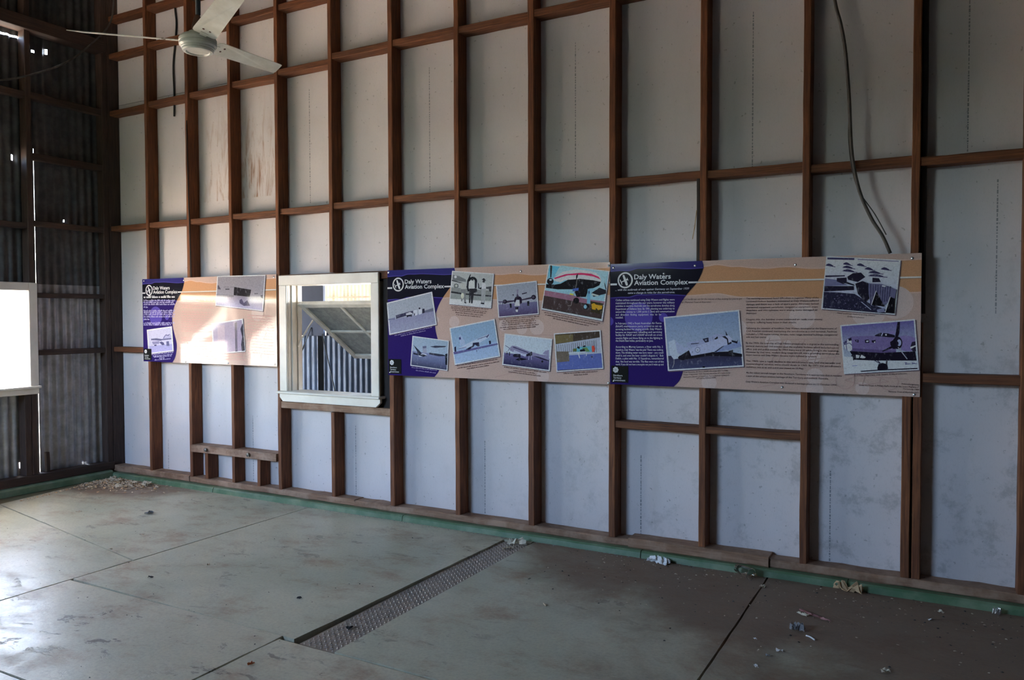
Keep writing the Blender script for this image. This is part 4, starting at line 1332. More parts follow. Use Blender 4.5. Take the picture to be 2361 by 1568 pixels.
photo(P3, I_, [(1172, 20), (2088, 82), (2012, 768), (1102, 686)], (150, 162, 200), (128, 138, 180), [
    ('p', (50, 50, 88), [(1186, 38), (1520, 50), (1520, 76), (1186, 62)]), ('p', (90, 92, 134), [(1560, 62), (2064, 96), (2064, 106), (1560, 74)])]+smear+[
    ('p', (34, 32, 58), [(1160, 264), (1400, 264), (1402, 280), (1158, 286)]),
    ('p', (84, 88, 130), [(1154, 300), (1300, 320), (1440, 390), (1148, 400)]),
    ('p', (28, 26, 46), [(1300, 298), (1422, 294), (1424, 350), (1380, 376), (1300, 340)]), ('p', (26, 24, 42), [(1430, 284), (1500, 240), (1600, 234), (1652, 290), (1560, 352), (1440, 322)]),
    ('p', (26, 24, 42), [(1740, 300), (1820, 308), (1842, 356), (1738, 358)]), ('p', (26, 24, 42), [(1380, 360), (1520, 400), (1510, 380), (1430, 350)]),
    ('p', (24, 22, 40), [(1146, 398), (1512, 402), (1512, 452), (1142, 466)]),
    ('p', (30, 30, 54), [(1138, 470), (1300, 478), (1520, 500), (1700, 620), (1900, 700), (1900, 748), (1124, 672)])]+grit+[
    ('p', (76, 78, 116), [(1690, 370), (1850, 380), (2034, 452), (2014, 560), (1880, 640), (1720, 650), (1690, 500)])]+
    [('s', (50, 50, 82), [(1720+30*k, 380+4*k), (1716+28*k, 640-6*k)], 0.006) for k in range(9)]+[
    ('p', (22, 20, 36), [(1530, 372), (1620, 340), (1684, 370), (1692, 560), (1650, 602), (1560, 500)]),
    ('p', (14, 13, 20), [(1785, 465), (1722, 642), (1884, 662)]), ('p', (12, 11, 18), [(1956, 540), (1890, 738), (2000, 748), (2012, 566)]),
    ('s', (150, 160, 196), [(1785, 465), (1724, 640)], 0.004), ('s', (150, 160, 196), [(1956, 540), (1892, 735)], 0.004), ('s', (120, 128, 168), [(1600, 600), (1720, 700)], 0.004), ('p', (150, 160, 196), [(1858, 396), (1904, 404), (1900, 420), (1856, 412)]),
    ('p', (90, 96, 138), [(1790, 700), (1880, 680), (1890, 730), (1800, 735)])],
    lay=56, border=BD3, inset=0.018)
photo(P3, J_, [(452, 370), (1642, 281), (1697, 1100), (508, 1165)], (76, 72, 134), (140, 160, 204), [
    ('p', (150, 168, 208), [(500, 880), (1672, 940), (1682, 1085), (516, 1145)]),
    ('p', (88, 80, 132), [(560, 592), (640, 556), (900, 544), (1200, 560), (1332, 592), (1342, 852), (1100, 822), (640, 792), (540, 760), (505, 682)]),
    ('p', (70, 62, 108), [(560, 740), (1330, 790), (1342, 852), (1100, 822), (640, 792)]),
    ('p', (18, 15, 30), [(600, 790), (1100, 822), (1640, 800), (1662, 948), (1000, 946), (690, 934), (660, 925), (640, 860)]),
    ('p', (98, 90, 146), [(1400, 560), (1500, 538), (1640, 580), (1652, 790), (1500, 802), (1420, 780)]), ('p', (30, 26, 46), [(1590, 650), (1645, 640), (1652, 800), (1600, 800), (1560, 740)]), ('p', (150, 164, 204), [(1560, 730), (1650, 700), (1650, 720), (1570, 760)]),
    ('p', (152, 168, 208), [(505, 672), (560, 602), (630, 592), (642, 770), (592, 802), (530, 750)]), ('p', (26, 24, 44), [(580, 592), (630, 572), (634, 620), (590, 628)]), ('s', (60, 60, 104), [(560, 602), (545, 700), (560, 780)], 0.004), ('s', (60, 60, 104), [(510, 690), (600, 660), (640, 700)], 0.004), ('p', (50, 48, 88), [(502, 660), (540, 620), (560, 640), (520, 690)]),
    ('p', (24, 21, 38), [(1000, 540), (1090, 498), (1230, 512), (1322, 540), (1322, 578), (1010, 552)]), ('p', (100, 94, 150), [(1220, 500), (1260, 468), (1330, 474), (1330, 520), (1240, 520)]), ('s', (130, 138, 186), [(1130, 502), (1110, 550)], 0.005), ('d', (160, 172, 208), (1182, 532, 14)),
    ('p', (24, 20, 38), [(682, 612), (745, 610), (745, 656), (700, 640)]), ('p', (24, 20, 38), [(845, 612), (912, 606), (916, 660), (850, 662)]), ('p', (24, 20, 38), [(950, 622), (1016, 615), (1018, 662), (962, 656)]),
    ('p', (150, 160, 200), [(868, 626), (904, 622), (900, 646), (866, 646)]), ('p', (150, 160, 200), [(990, 640), (1012, 636), (1010, 662), (992, 660)]), ('p', (90, 84, 130), [(704, 622), (730, 620), (730, 636), (706, 634)]),
    ('d', (22, 19, 34), (1362, 662, 76, 24, 100)), ('d', (124, 134, 182), (1388, 660, 34, 18, 54)), ('d', (26, 22, 40), (1340, 670, 40)),
    ('p', (20, 17, 32), [(1368, 325), (1404, 325), (1392, 500), (1362, 592), (1322, 592), (1340, 480)]), ('p', (20, 17, 32), [(1290, 700), (1118, 790), (1128, 804), (1318, 732)]), ('p', (20, 17, 32), [(1246, 648), (1320, 600), (1350, 680), (1330, 760), (1290, 760), (1250, 694)]),
    ('s', (120, 122, 150), [(1370, 732), (1512, 922)], 0.005), ('p', (150, 166, 206), [(700, 850), (762, 862), (748, 906), (700, 902)]), ('p', (150, 166, 206), [(790, 850), (858, 892), (840, 908), (764, 902)]), ('s', (20, 17, 32), [(624, 868), (690, 870)], 0.006), ('s', (20, 17, 32), [(664, 880), (664, 940)], 0.006),
    ('p', (18, 15, 28), [(1040, 1062), (1060, 1002), (1122, 984), (1190, 1002), (1206, 1060), (1202, 1098), (1044, 1102)]), ('s', (40, 36, 66), [(990, 940), (1080, 992)], 0.004), ('s', (40, 36, 66), [(1040, 940), (1086, 990)], 0.004), ('p', (24, 20, 38), [(1180, 948), (1202, 948), (1192, 1004), (1172, 1000)]),
    ('p', (24, 22, 40), [(768, 1112), (1040, 1092), (1672, 1064), (1672, 1082), (1040, 1108), (780, 1128)]),
    ('s', (60, 60, 116), [(1470, 980), (1500, 978), (1482, 1008), (1520, 1000), (1556, 1000)], 0.003), ('s', (60, 60, 116), [(1590, 972), (1596, 1004), (1620, 985), (1630, 1000), (1662, 998)], 0.003), ('s', (96, 100, 160), [(640, 1030), (720, 1025)], 0.003)],
    lay=56, border=BD3, inset=0.018)

WT = (150, 158, 206)
text(P3, 'subtitle', '... with the outbreak of war against Germany on September 1939', F_((165, 638)), F_((1615, 628)), 0.0185, (140, 150, 186), 56, 0.2, 0.01)
text(P3, 'subtitle', 'came a change in roles for the aerodrome.', F_((415, 700)), F_((1340, 695)), 0.0185, (140, 150, 186), 56, 0.2, 0.01)
LH = 0.0185
left_col = [('Civilian airlines continued using Daly Waters and flights were', 175, 838, 1335), ('maintained throughout the war years; however the military', 175, 895, 1335), ('activities in wartime Australia saw the aerodrome develop along', 175, 952, 1335),
            ('Department of Defence lines. By 1941 planning was underway to', 175, 1010, 1335), ('extend the runway to 1,500 yards (1.3km) and communication', 175, 1066, 1332), ('and  direction  finding  equipment  was  to  be', 175, 1122, 1072), ('installed.', 175, 1176, 322),
            ('In February 1942 a Royal Australian Air Force', 175, 1290, 1078), ('(RAAF) maintenance party arrived to set up', 175, 1347, 1080), ('servicing facilities for staging aircraft. Daly Waters', 175, 1404, 1085), ('became an important refuelling and servicing', 175, 1462, 1087), ('facility for RAAF and USAAF aircraft on cross', 175, 1516, 1090)]
for st, x0, y, x1 in left_col:
    text(P3, 'body_text', st, F_((x0, y)), F_((x1, y)), LH, WT, 55, 0, 0.004)
for st, x0, y, x1 in [('country flights and those flying on to the fighting in', 210, 303, 1305), ('the Dutch East Indies, particularly on Java.', 210, 364, 1092), ('According to Murray Lawson, a fitter with No. 2', 210, 505, 1318), ("Squadron, Daly Waters 'was the pits! There was nothing", 210, 574, 1322),
                      ('there. The drinking water was bore water - you could', 210, 640, 1328), ("smell it, and even the beer couldn't disguise it.'  Bob", 210, 706, 1330), ('Dalkin, a pilot with No. 13 Squadron, remembered', 210, 774, 1335), ("that, 'the food was terrible. The flies were out of this", 210, 845, 1338), ("world. If you did not have a mosquito net you'd wake up and", 210, 910, 1332)]:
    text(P3, 'body_text', st, G_((x0, y)), G_((x1, y+4)), LH, WT, 55, 0, 0.004)
BT = (34, 24, 36)
text(P3, 'body_text', 'could hardly see out for the masses of flies waiting for you to get', H_((-995, 172)), H_((160, 172)), 0.0150, BT, 55, 0.2, 0.0)
text(P3, 'body_text', 'up (National Trust of Australia).', H_((-1005, 228)), H_((-435, 228)), 0.0150, BT, 55, 0.2, 0.0)
for st, x0, y, x1, y1 in [('The servicing personnel faced difficulties in logistics. Many of the', 240, 172, 1615, 170), ('Lockheed Hudson bombers maintained at Daly Waters suffered', 240, 228, 1612, 226), ('damage and there was a lack of spare parts. Aircrews lacked', 240, 284, 1608, 284), ('operational equipment; parachutes, navigational equipment, maps,', 240, 341, 1602, 342),
                          ('lifejackets and microphones were among items damaged or', 240, 397, 1590, 400), ('destroyed.', 240, 452, 442, 453), ('Despite this, the bomber crews continued air raids over enemy', 240, 570, 1680, 580), ('territory, suffering heavy losses in their attacks.', 240, 627, 1195, 634),
                          ('Following the cessation of hostilities, Daly Waters developed as the Department of', 240, 738, 1945, 756), ('Civil Aviation continued maintaining the aerodrome as a civil terminal. Facilities', 240, 792, 1948, 814), ('included a 1,700 metre runway, aeradio, radio range, terminal buildings, navigational', 240, 852, 1955, 874), ('aids and fuel stores.', 240, 904, 625, 910)]:
    text(P3, 'body_text', st, H_((x0, y)), H_((x1, y1)), 0.0150, BT, 55, 0, 0.0)
for st, x0, y, x1, y1 in [('By the 1950s the township of Daly Waters prospered to a degree as the surrounding', 335, 115, 2180, 160), ('pastoral stations and civil aviation used the available facilities which included a post', 335, 178, 2182, 224), ('office, pub and police station. By 1954 there were 20 adults living in the township.', 335, 240, 2190, 286), ('However by that time, modern long range aircraft were providing services to the', 335, 300, 2195, 342),
                          ('major centres and Daly Waters became more isolated as a result.', 335, 356, 1750, 394), ("The 1960s saw a rapid decline in the aerodrome's use, and the aeradio and", 335, 478, 2215, 530), ("meteorological services were closed down in 1965. By 1971 the aerodrome's", 335, 538, 2220, 592), ('usefulness was at an end and it was closed on 15 May.', 335, 598, 1490, 636),
                          ('As the oldest aircraft hangar in the Northern Territory it is appropriate that it remains', 335, 712, 2240, 780), ('a part of the unique aviation heritage of the Territory and outback Australia.', 335, 780, 1980, 836), ('Daly Waters Aviation Complex was declared a heritage place on 12 October 1994.', 330, 894, 2140, 962)]:
    text(P3, 'body_text', st, L_((x0, y)), L_((x1, y1)), 0.0150, BT, 55, 0, 0.0)
text(P3, 'caption_text|1', 'RAAF Lockheed Hudsons at Daly Waters.', I_((1302, 745)), I_((1770, 782)), 0.0125, BT, 55, 0.2, 0.0)
text(P3, 'caption_text|1', 'B Alford collection', I_((1428, 790)), I_((1632, 806)), 0.0125, BT, 55, 0.2, 0.0)
text(P3, 'caption_text|2', "B-17 'Tojo's Nightmare'. Daly Waters, B Alford collection", J_((670, 1200)), J_((1500, 1166)), 0.0125, BT, 55, 0.2, 0.0)
for st, x0, y in (('Acknowledgments', 1415, 1338), ("Down the Track: A Military Buff's Guide to the Stuart Highway. P", 745, 1362), ('Dermoudy 1989', 1440, 1418), ('National Trust of Australia (NT)', 1212, 1462)):
    text(P3, 'caption_text|3', st, J_((x0, y-8)), J_((1690, y+10+(12 if x0 < 800 else 0))), 0.0125, BT, 55, 0, 0.0)
for st, x0, y, x1, y1 in (('Royal Australian Air Force (RAAF) Wirraway A20-7 at Daly', 470, 1200, 1238, 1165), ('Waters 9 September 1939. This was one of five Wirraways being', 460, 1240, 1275, 1205), ('deployed to Darwin (12 Squadron). Pearce-Bothner Collection,', 460, 1282, 1262, 1246), ('NT Library PH0161/0004', 695, 1308, 1026, 1290)):
    text(P3, 'caption_text|4', st, K_((x0, y)), K_((x1, y1)), 0.0125, BT, 55, 0.2, 0.0)

# ---- left board
M_ = P1.view(320, 600, 6.03)
N_ = P1.view(325, 635, 7.65)
photo(P1, M_, [(128, 956), (472, 911), (497, 1255), (152, 1292)], (168, 168, 196), (172, 172, 206), [
    ('p', (86, 86, 120), [(185, 1080), (260, 1074), (330, 1085), (330, 1110), (260, 1104), (188, 1100)]), ('p', (150, 150, 186), [(350, 1060), (400, 1020), (460, 1025), (462, 1080), (360, 1095)]), ('s', (90, 90, 130), [(355, 1080), (385, 1030), (420, 1040), (440, 1020)], 0.008),
    ('p', (92, 92, 128), [(330, 1085), (462, 1072), (464, 1092), (330, 1104)]), ('p', (76, 76, 112), [(300, 1130), (330, 1120), (360, 1135), (372, 1165), (340, 1170)]), ('p', (60, 60, 94), [(230, 1165), (262, 1160), (262, 1176), (234, 1180)]), ('p', (92, 92, 130), [(395, 1120), (430, 1115), (440, 1180), (400, 1180)]), ('p', (120, 120, 158), [(200, 1120), (300, 1112), (300, 1150), (215, 1160)])],
    lay=56, border=(216, 216, 234), inset=0.05, hz=(0.68, 0.70), ground=((140, 140, 186), (150, 148, 196)))
photo(P1, M_, [(1098, 222), (1776, 207), (1738, 718), (1072, 632)], (120, 118, 130), (132, 130, 146), [
    ('p', (34, 31, 36), [(1335, 374), (1575, 416), (1552, 516), (1328, 490)]), ('p', (60, 58, 66), [(1210, 398), (1270, 398), (1270, 412), (1214, 412)]), ('p', (104, 102, 112), [(1185, 372), (1340, 370), (1335, 380), (1185, 380)]), ('p', (70, 68, 80), [(1105, 350), (1120, 350), (1150, 410), (1105, 405)]), ('p', (76, 74, 86), [(1620, 465), (1670, 462), (1670, 475), (1620, 478)]), ('p', (50, 48, 64), [(1705, 495), (1735, 490), (1745, 540), (1712, 530)]),
    ('p', (104, 102, 118), [(1090, 470), (1330, 490), (1330, 520), (1088, 505)]), ('p', (70, 66, 92), [(1410, 560), (1440, 540), (1470, 600), (1520, 560), (1560, 640), (1470, 640), (1410, 600)])],
    lay=56, border=(214, 210, 218), inset=0.016, hz=(0.60, 0.66), ground=((116, 112, 132), (146, 144, 178)))
photo(P1, M_, [(1018, 880), (1455, 816), (1490, 1275), (1040, 1308)], (128, 122, 150), (140, 130, 158), [
    ('p', (70, 68, 92), [(1340, 880), (1372, 860), (1380, 1270), (1350, 1275)]), ('p', (36, 36, 52), [(1420, 960), (1455, 880), (1482, 1262), (1440, 1266), (1430, 1180), (1446, 1070)]), ('p', (150, 138, 160), [(1100, 920), (1200, 900), (1210, 1260), (1110, 1280)])],
    lay=56, border=(214, 214, 228), inset=0.035)
cp1 = Art(P1, 54)
LTX = (150, 146, 190)
for k, (y, x1) in enumerate(((438, 608), (470, 605), (505, 608), (512+40, 135), (618, 606), (650, 606), (682, 606), (720, 606), (765, 195), (830, 606), (860, 545))):
    illegible(cp1, N_, LTX, (68, y+10), (x1, y+12), 0.017, 200+k)
for k, (x0, y, x1, y1) in enumerate(((205, 1385, 580, 1350), (235, 1415, 570, 1385), (250, 1430, 555, 1412), (340, 1452, 430, 1445), (262, 1482, 555, 1462))):
    illegible(cp1, N_, LTX, (x0, y), (x1, y1), 0.013, 230+k)
illegible(cp1, N_, (196, 194, 214), (70, 392), (608, 390), 0.024, 240)
GT = (176, 140, 140)
for k in range(13):
    y0 = 560+k*33+(30 if k > 3 else 0)
    illegible(cp1, M_, GT, (600, y0), (1040 if 700 < y0 < 1300 else 1050, y0+12+k*0.8), 0.014, 250+k)
for k in range(9):
    illegible(cp1, M_, GT, (600, 1080+k*36), (1010 if k < 5 else 1500, 1100+k*37), 0.014, 270+k)
for k in range(14):
    illegible(cp1, M_, GT, (1520, 780+k*40), (1880, 800+k*41), 0.014, 290+k)
cp1.build('body_text')


# ---- set the readable lines of type as mesh letters
def build_texts():
    tmp = []
    for i, (p, part, st, a, b, size, rgb, lay, shear, bold) in enumerate(TEXTS):
        cu = bpy.data.curves.new('type', 'FONT')
        cu.body = st
        cu.size = 1.0
        cu.resolution_u = 2
        cu.offset = bold
        o = bpy.data.objects.new('type', cu)
        COL.objects.link(o)
        tmp.append(o)
    bpy.context.view_layer.update()
    dg = bpy.context.evaluated_depsgraph_get()
    parts = {}
    for o, (p, part, st, a, b, size, rgb, lay, shear, bold) in zip(tmp, TEXTS):
        ev = o.evaluated_get(dg)
        me = ev.to_mesh()
        xs = [v.co.x for v in me.vertices]
        lo, hi = min(xs), max(xs)
        L = math.hypot(b[0]-a[0], b[1]-a[1])
        ux, uz = (b[0]-a[0])/L, (b[1]-a[1])/L
        q, pil = p.il, (0.47, 0.51, 0.62) if part.split('|')[0] in ('heading', 'badge_text') else p.il
        p.il = pil
        c = p.c(rgb)
        p.il = q
        key = (id(p), part)
        V_, F_2, C_ = parts.setdefault(key, [p, [], [], []])[1:]
        k = len(V_)
        for v in me.vertices:
            t = (v.co.x-lo)/(hi-lo)*L+shear*v.co.y*size*0.9
            h = v.co.y*size
            V_.append((a[0]+ux*t-uz*h, YP-STEP*lay, a[1]+uz*t+ux*h))
            C_.append(c)
        for pg in me.polygons: F_2.append(tuple(k+j for j in pg.vertices))
        ev.to_mesh_clear()
    for o in tmp:
        cu = o.data
        bpy.data.objects.remove(o)
        bpy.data.curves.remove(cu)
    for (pid, part), (p, V_, F_2, C_) in parts.items():
        part = part.split('|')[0]
        me = pyd(part, V_, F_2)
        at = me.color_attributes.new('Col', 'FLOAT_COLOR', 'POINT')
        for i, c in enumerate(C_): at.data[i].color = (*c, 1)
        obj(part, me, PRINT, p.e)


build_texts()

# ------------------------------------------------------------------ ceiling fan
FC = Vector((3.618, -1.824, 3.172))
fan = tag(empty('ceiling_fan', FC), 'old white three-blade ceiling fan hanging on a long rod', 'fan')
v, f = lathe([(0.0, 0.052), (0.05, 0.052), (0.056, 0.036), (0.085, 0.032), (0.098, 0.022), (0.103, 0.012), (0.103, -0.004), (0.098, -0.007), (0.103, -0.011), (0.102, -0.024), (0.092, -0.033), (0.092, -0.038), (0.086, -0.042), (0.086, -0.050), (0.080, -0.058), (0.066, -0.060), (0.06, -0.054), (0.0, -0.052)], 48)
hub = crisp(obj('motor_housing', pyd('motor_housing', v, f, True), FANW, fan), 25)
v, f = lathe([(0.0, 0.05), (0.034, 0.05), (0.034, 0.06), (0.030, 0.10), (0.020, 0.135), (0.014, 0.15), (0.0, 0.15)], 16)
obj('canopy_cup', pyd('canopy_cup', v, f, True), RUST, fan)
tube('down_rod', [(0, 0, 0.14), (0, 0, 6.0-FC.z+0.05)], 0.0105, RODG, fan, 10)
tube('rod_wire', [(0.014, 0.004, 0.15), (0.018, 0.004, 0.6), (0.014, 0.003, 2.6)], 0.005, CABLE, fan, 6)
for az in (-145.3, 94.7, -25.3):
    az = math.radians(az)
    a = Vector((math.cos(az), math.sin(az), 0))
    t = Vector((-a.y, a.x, 0))
    be = math.radians(15)
    wv = (t*math.cos(be)-Vector((0, 0, 1))*math.sin(be))
    nv = a.cross(wv).normalized()
    if nv.z < 0: nv = -nv
    out = []
    cone = math.tan(math.radians(3.0))
    outline = [(0.118, -0.05), (0.135, -0.064), (0.16, -0.066), (0.64, -0.056), (0.66, -0.050), (0.70, 0.040), (0.695, 0.054), (0.16, 0.066), (0.135, 0.064), (0.118, 0.05)]
    for s_ in (0.0016, -0.0016):
        for (r, w_) in outline:
            cam_ = 0.006*(1-(w_/0.066)**2)
            out.append(a*r+Vector((0, 0, r*cone))+wv*w_+nv*(s_+cam_))
    n = len(outline)
    bl = obj('blade', pyd('blade', out, [tuple(range(n)), tuple(range(2*n-1, n-1, -1))]+[(i, (i+1) % n, n+(i+1) % n, n+i) for i in range(n)]), FANW, fan)
    q = [a*0.085+wv*0.016, a*0.085-wv*0.016, a*0.15-wv*0.022, a*0.15+wv*0.022]
    q = [p_+Vector((0, 0, 0.006)) for p_ in q]
    ir = obj('blade_arm', pyd('blade_arm', q+[p_+nv*0.005 for p_ in q], BOXF), FANW, fan)
    for w_ in (-0.018, 0.018):
        c0 = a*0.19+Vector((0, 0, 0.19*cone))+wv*w_+nv*0.0035
        v, f = tube_geo([c0-nv*0.006, c0+nv*0.003], 0.006, 8)
        obj('blade_screw', pyd('blade_screw', v, f), RUST, bl)

# ------------------------------------------------------------------ cables
cb = tag(tube('cable', smoothpts([(6.74, -0.02, 4.3), (6.775, -0.02, 3.75), (6.816, -0.022, 3.423), (6.852, -0.02, 3.267), (6.877, -0.018, 3.114), (6.898, -0.016, 2.863), (6.912, -0.014, 2.587), (6.930, -0.012, 2.436), (6.966, -0.012, 2.284), (7.024, -0.012, 2.144), (7.082, -0.010, 2.042), (7.122, 0.004, 1.944)]), 0.0095, CABLEG), 'thick old grey cable hanging down behind the panel with text columns', 'cable')
tube('strand', smoothpts([(6.90, -0.006, 2.78), (6.897, -0.004, 2.62), (6.915, -0.002, 2.45), (6.955, 0.0, 2.31), (7.04, 0.0, 2.17), (7.10, 0.0, 2.05)]), 0.003, CABLEG, cb)
tag(tube('cable', smoothpts([(0.97, 0.108, 5.3), (0.974, 0.108, 4.588), (0.993, 0.108, 4.382), (0.977, 0.108, 4.222), (0.941, 0.108, 3.984), (0.947, 0.108, 3.718), (0.942, 0.108, 3.502)]), 0.0085, CABLE), 'short black cable end hanging against the white sheets', 'cable')
tag(tube('cable', smoothpts([(1.256, -0.006, 3.4), (1.258, -0.006, 3.119), (1.267, -0.006, 2.719), (1.284, -0.006, 2.118), (1.288, -0.006, 1.965)]), 0.0045, CABLE), 'thin black wire running down a dark stud behind the peach panel', 'cable')
tag(tube('cable', smoothpts([(0.20, -2.4, 3.45), (0.25, -1.6, 3.50), (0.25, -1.096, 3.632), (0.25, -0.799, 3.766), (0.25, -0.519, 3.94), (0.25, -0.306, 4.141), (0.25, -0.08, 4.416), (0.25, -0.02, 4.681), (0.25, -0.01, 5.2)]), 0.008, CABLEG), 'slack cable sagging across the dark corrugated wall', 'cable')
tag(tube('twig', [(5.985, -0.004, 2.08), (6.0, -0.006, 2.16), (6.012, -0.008, 2.26)], 0.0028, DRY), 'thin dry straw caught on the stud above the text panel', 'twig')

# ------------------------------------------------------------------ litter on the floor


def crumple(name, loc, sx, sy, h, mat, seed, rz=0.0, n=7):
    rr = random.Random(seed)
    v, f = [], []
    for j in range(n):
        for i in range(n):
            u, w = i/(n-1)-0.5, j/(n-1)-0.5
            edge = 1.0-0.25*rr.random()
            v.append((u*sx*edge+rr.uniform(-.06, .06)*sx, w*sy*edge+rr.uniform(-.06, .06)*sy, max(0.0, rr.random()**1.5*h)))
    zmin = min(p[2] for p in v)
    v = [(p[0]*math.cos(rz)-p[1]*math.sin(rz), p[0]*math.sin(rz)+p[1]*math.cos(rz), p[2]-zmin) for p in v]
    for j in range(n-1):
        for i in range(n-1):
            f.append((j*n+i, j*n+i+1, (j+1)*n+i+1, (j+1)*n+i))
    o = obj(name, pyd(name, v, f), mat)
    o.location = loc
    return o


tag(crumple('paper_scrap', (5.80, -0.10, 0.001), 0.17, 0.06, 0.045, PAPER, 1, -0.15, 10), 'torn crumpled white paper lying by the green kerb', 'paper')
tag(crumple('paper_scrap', (4.80, -0.16, 0.001), 0.14, 0.07, 0.045, CREAM, 2, 0.2), 'crumpled cream paper at the wall end of the drain cover', 'paper')
tag(crumple('paper_scrap', (4.78, -0.27, -0.008), 0.09, 0.03, 0.014, FLAKE, 12, 0.9), 'small pale scrap lying on the steel drain cover', 'paper')
tag(crumple('dry_leaf_clump', (6.93, -0.085, 0.001), 0.17, 0.06, 0.06, DRY, 3, -0.2), 'clump of curled dry brown leaves against the kerb', 'leaf')
tag(crumple('foil_ball', (7.66, -0.10, 0.001), 0.045, 0.04, 0.045, CHROME, 4), 'small ball of crumpled silver foil in the dark dirt', 'foil')
tag(crumple('wrapper', (6.815, -0.58, 0.001), 0.19, 0.022, 0.012, PINK, 5, -0.5), 'long flattened faded red wrapper on the floor', 'wrapper')
tag(crumple('paper_scrap', (6.755, -0.59, 0.001), 0.075, 0.02, 0.014, CREAM, 15, -0.5), 'pale twisted paper end beside the red wrapper', 'paper')
tag(crumple('cloth_scrap', (6.765, -0.82, 0.001), 0.07, 0.05, 0.045, GREY, 6), 'dusty grey crumpled scrap beside a white string', 'scrap')
tag(tube('string', smoothpts([(6.815, -0.875, 0.004), (6.835, -0.885, 0.005), (6.86, -0.91, 0.004)]), 0.004, PAPER, None, 6), 'short white piece of string on the floor', 'string')
spots = [(6.731, -1.121, 0.022, PAPER, 'small white lump beside a floor joint'), (6.693, -1.201, 0.016, GREY, 'small grey pebble on the green floor'), (6.668, -1.339, 0.02, PAPER, 'white chip of plaster beside the long joint'),
         (7.184, -1.123, 0.03, CREAM, 'cream paper shred on the dark floor'), (6.60, -1.03, 0.015, PAPER, 'tiny white chip on the floor'), (6.48, -0.25, 0.03, FLAKE, 'dry yellow leaf lying over the joint'),
         (7.35, -0.35, 0.018, PAPER, 'pale chip in the dirt near the kerb'), (7.40, -0.20, 0.022, CREAM, 'small cream leaf shred near the foil ball'), (1.225, -1.08, 0.035, FLAKE, 'pale crumpled bark chip alone on the green slab'),
         (2.284, -1.272, 0.022, FLAKE, 'small pale chip between two slab joints'), (2.406, -1.606, 0.022, FLAKE, 'pale chip next to a slab joint'), (3.279, -1.518, 0.02, FLAKE, 'small buff chip on the green slab'),
         (4.22, -1.687, 0.02, BLACKL, 'black crumb on the slab before the drain cover'), (3.166, -1.856, 0.022, BLACKL, 'small black leaf on the pale slab'), (4.634, -2.425, 0.022, ORANGE, 'tiny orange leaf on the worn slab'),
         (4.74, -1.86, 0.03, BLACKL, 'black leaf lying on the steel drain cover'), (1.76, -0.83, 0.05, GREY, 'grey twig scrap on the slab near the corner'), (6.40, -0.09, 0.03, DRY, 'small dry leaf in front of the clear cup')]
for k, (x, y, s_, m_, lb) in enumerate(spots):
    z = -0.009 if 'steel' in lb else 0.001
    tag(crumple('floor_scrap', (x, y, z), s_*1.5, s_, s_*0.55, m_, 40+k, rnd.uniform(0, 3), 4), lb, 'scrap', 'scraps scattered on the floor')
tag(tube('straw', [(5.475, -1.105, 0.004), (5.50, -1.13, 0.004)], 0.004, FLAKE, None, 6), 'short pale straw on the green slab', 'straw')
# bark flakes near the corner, each one big enough to pick up
for k, (x, y, sx, sy, rz, lb) in enumerate(((0.387, -0.19, 0.17, 0.05, -0.1, 'long pale bark flake in the corner litter'), (0.66, -0.19, 0.09, 0.05, 0.4, 'pale curled bark flake in the corner litter'), (0.80, -0.155, 0.10, 0.05, 0.2, 'thick pale bark chunk by the green kerb'), (0.86, -0.21, 0.10, 0.03, -0.3, 'narrow pale bark splinter near the kerb'), (0.72, -0.36, 0.10, 0.04, 0.5, 'broken bark flake at the edge of the litter'), (0.30, -0.14, 0.06, 0.04, 0.0, 'small bark chip deep in the corner'))):
    tag(crumple('bark_flake', (x, y, 0.014), sx, sy, 0.035, FLAKE, 70+k, rz, 5), lb, 'bark', 'bark flakes in the corner')


def scatter(name, pts, mats, label, cat, seed):
    rr = random.Random(seed)
    v, f, mi = [], [], []
    for (x, y, s_, m_) in pts:
        k = len(v)
        a = rr.uniform(0, 6.28)
        for q in range(4):
            t = a+q*1.57+rr.uniform(-.4, .4)
            v.append((x+s_*math.cos(t), y+s_*0.7*math.sin(t), 0.0005+rr.random()*s_*0.5))
        v.append((x, y, 0.001+s_*rr.uniform(0.3, 0.9)))
        f += [(k, k+1, k+4), (k+1, k+2, k+4), (k+2, k+3, k+4), (k+3, k, k+4)]
        mi += [m_]*4
    me = pyd(name, v, f)
    for m_ in mats: me.materials.append(m_)
    for p, i in zip(me.polygons, mi): p.material_index = i
    return tag(obj(name, me), label, cat, kind='stuff')


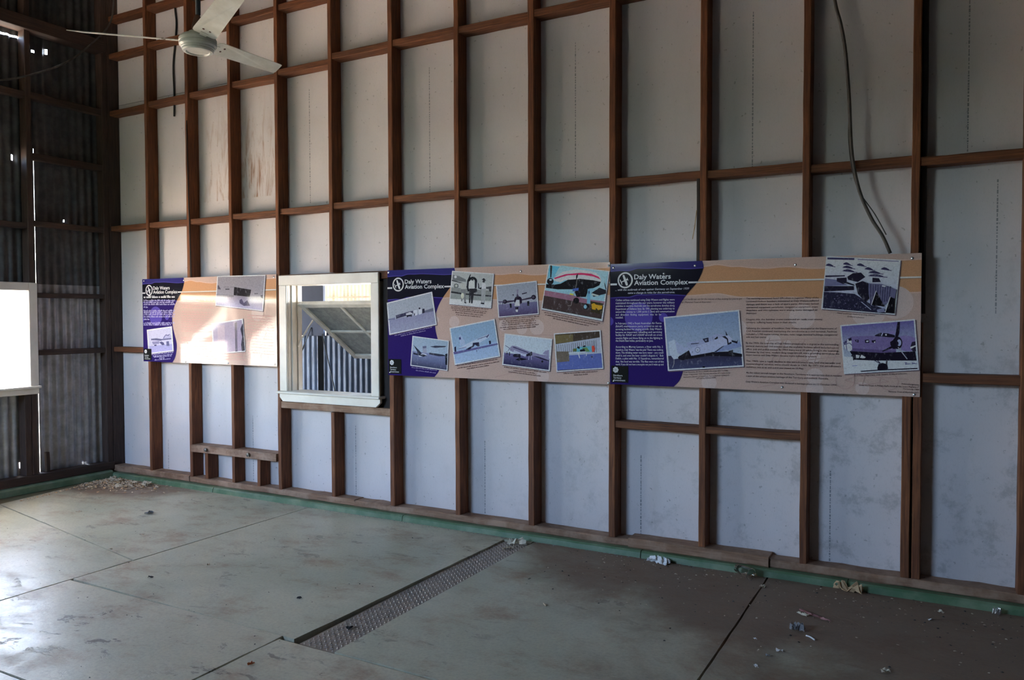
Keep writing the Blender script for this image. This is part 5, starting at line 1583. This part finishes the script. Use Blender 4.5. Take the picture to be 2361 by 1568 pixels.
rr = random.Random(21)
pts = []
while len(pts) < 900:
    x, y = 0.2+abs(rr.gauss(0, 0.36)), -0.08-abs(rr.gauss(0, 0.18))
    if x < 1.4 and y > -0.75 and x > 0.17: pts.append((x, y, rr.uniform(0.006, 0.021), rr.choice((0, 1, 1))))
pts += [(0.20-y_*0.17+rr.uniform(-.01, .05), y_, rr.uniform(0.005, 0.014), rr.choice((0, 1))) for y_ in [rr.uniform(-1.1, -0.2) for _ in range(160)]]
scatter('leaf_litter', pts, (DRY, FLAKE), 'drift of dry leaf bits and bark crumbs in the wall corner', 'leaf litter', 1)
pts = []
while len(pts) < 460:
    x, y = rr.uniform(5.2, 7.9), -0.07-abs(rr.gauss(0, 0.5))
    if y > -1.9: pts.append((x, y, rr.choice((0.003, 0.004, 0.005, 0.008)), rr.choice((0, 1))))
pts += [(rr.uniform(2.3, 6.4), -0.066-abs(rr.gauss(0, 0.018)), rr.uniform(0.002, 0.006), 2) for _ in range(500)]
q_ = [(rr.uniform(1.2, 5.0), rr.uniform(-2.9, -0.3), rr.choice((0.003, 0.004, 0.006)), 1) for _ in range(160)]
pts += [q for q in q_ if not (4.58 < q[0] < 4.9)]
scatter('floor_grit', pts, (FLAKE, BLACKL, GREY), 'pale and black grit strewn over the floor and along the kerb', 'grit', 3)

# clear plastic cup lying on its side
cup = empty('plastic_cup', (6.30, -0.115, 0.0))
tag(cup, 'clear disposable plastic cup lying on its side by the kerb', 'cup')
v, f = lathe([(0.0, 0.003), (0.0245, 0.003), (0.0365, 0.108), (0.0378, 0.109), (0.0378, 0.112), (0.0362, 0.112), (0.0355, 0.109), (0.0235, 0.0), (0.0, 0.0)], 36)
M4 = Matrix.Rotation(math.radians(-28), 4, 'Z') @ Matrix.Translation((0, 0, 0.038)) @ Matrix.Rotation(math.radians(90+6.5), 4, 'Y')
v = [M4 @ Vector(p) for p in v]
zmin = min(p.z for p in v)
v = [p-Vector((0, 0, zmin-0.0005)) for p in v]
obj('cup_wall', pyd('cup_wall', v, f, True), CUPM, cup)
v, f = tube_geo([M4 @ Vector((0.0368*math.cos(t/24*6.2832), 0.0368*math.sin(t/24*6.2832), 0.111))-Vector((0, 0, zmin-0.0005)) for t in range(25)], 0.0017, 6)
obj('cup_rim', pyd('cup_rim', v, f, True), CUPM, cup)
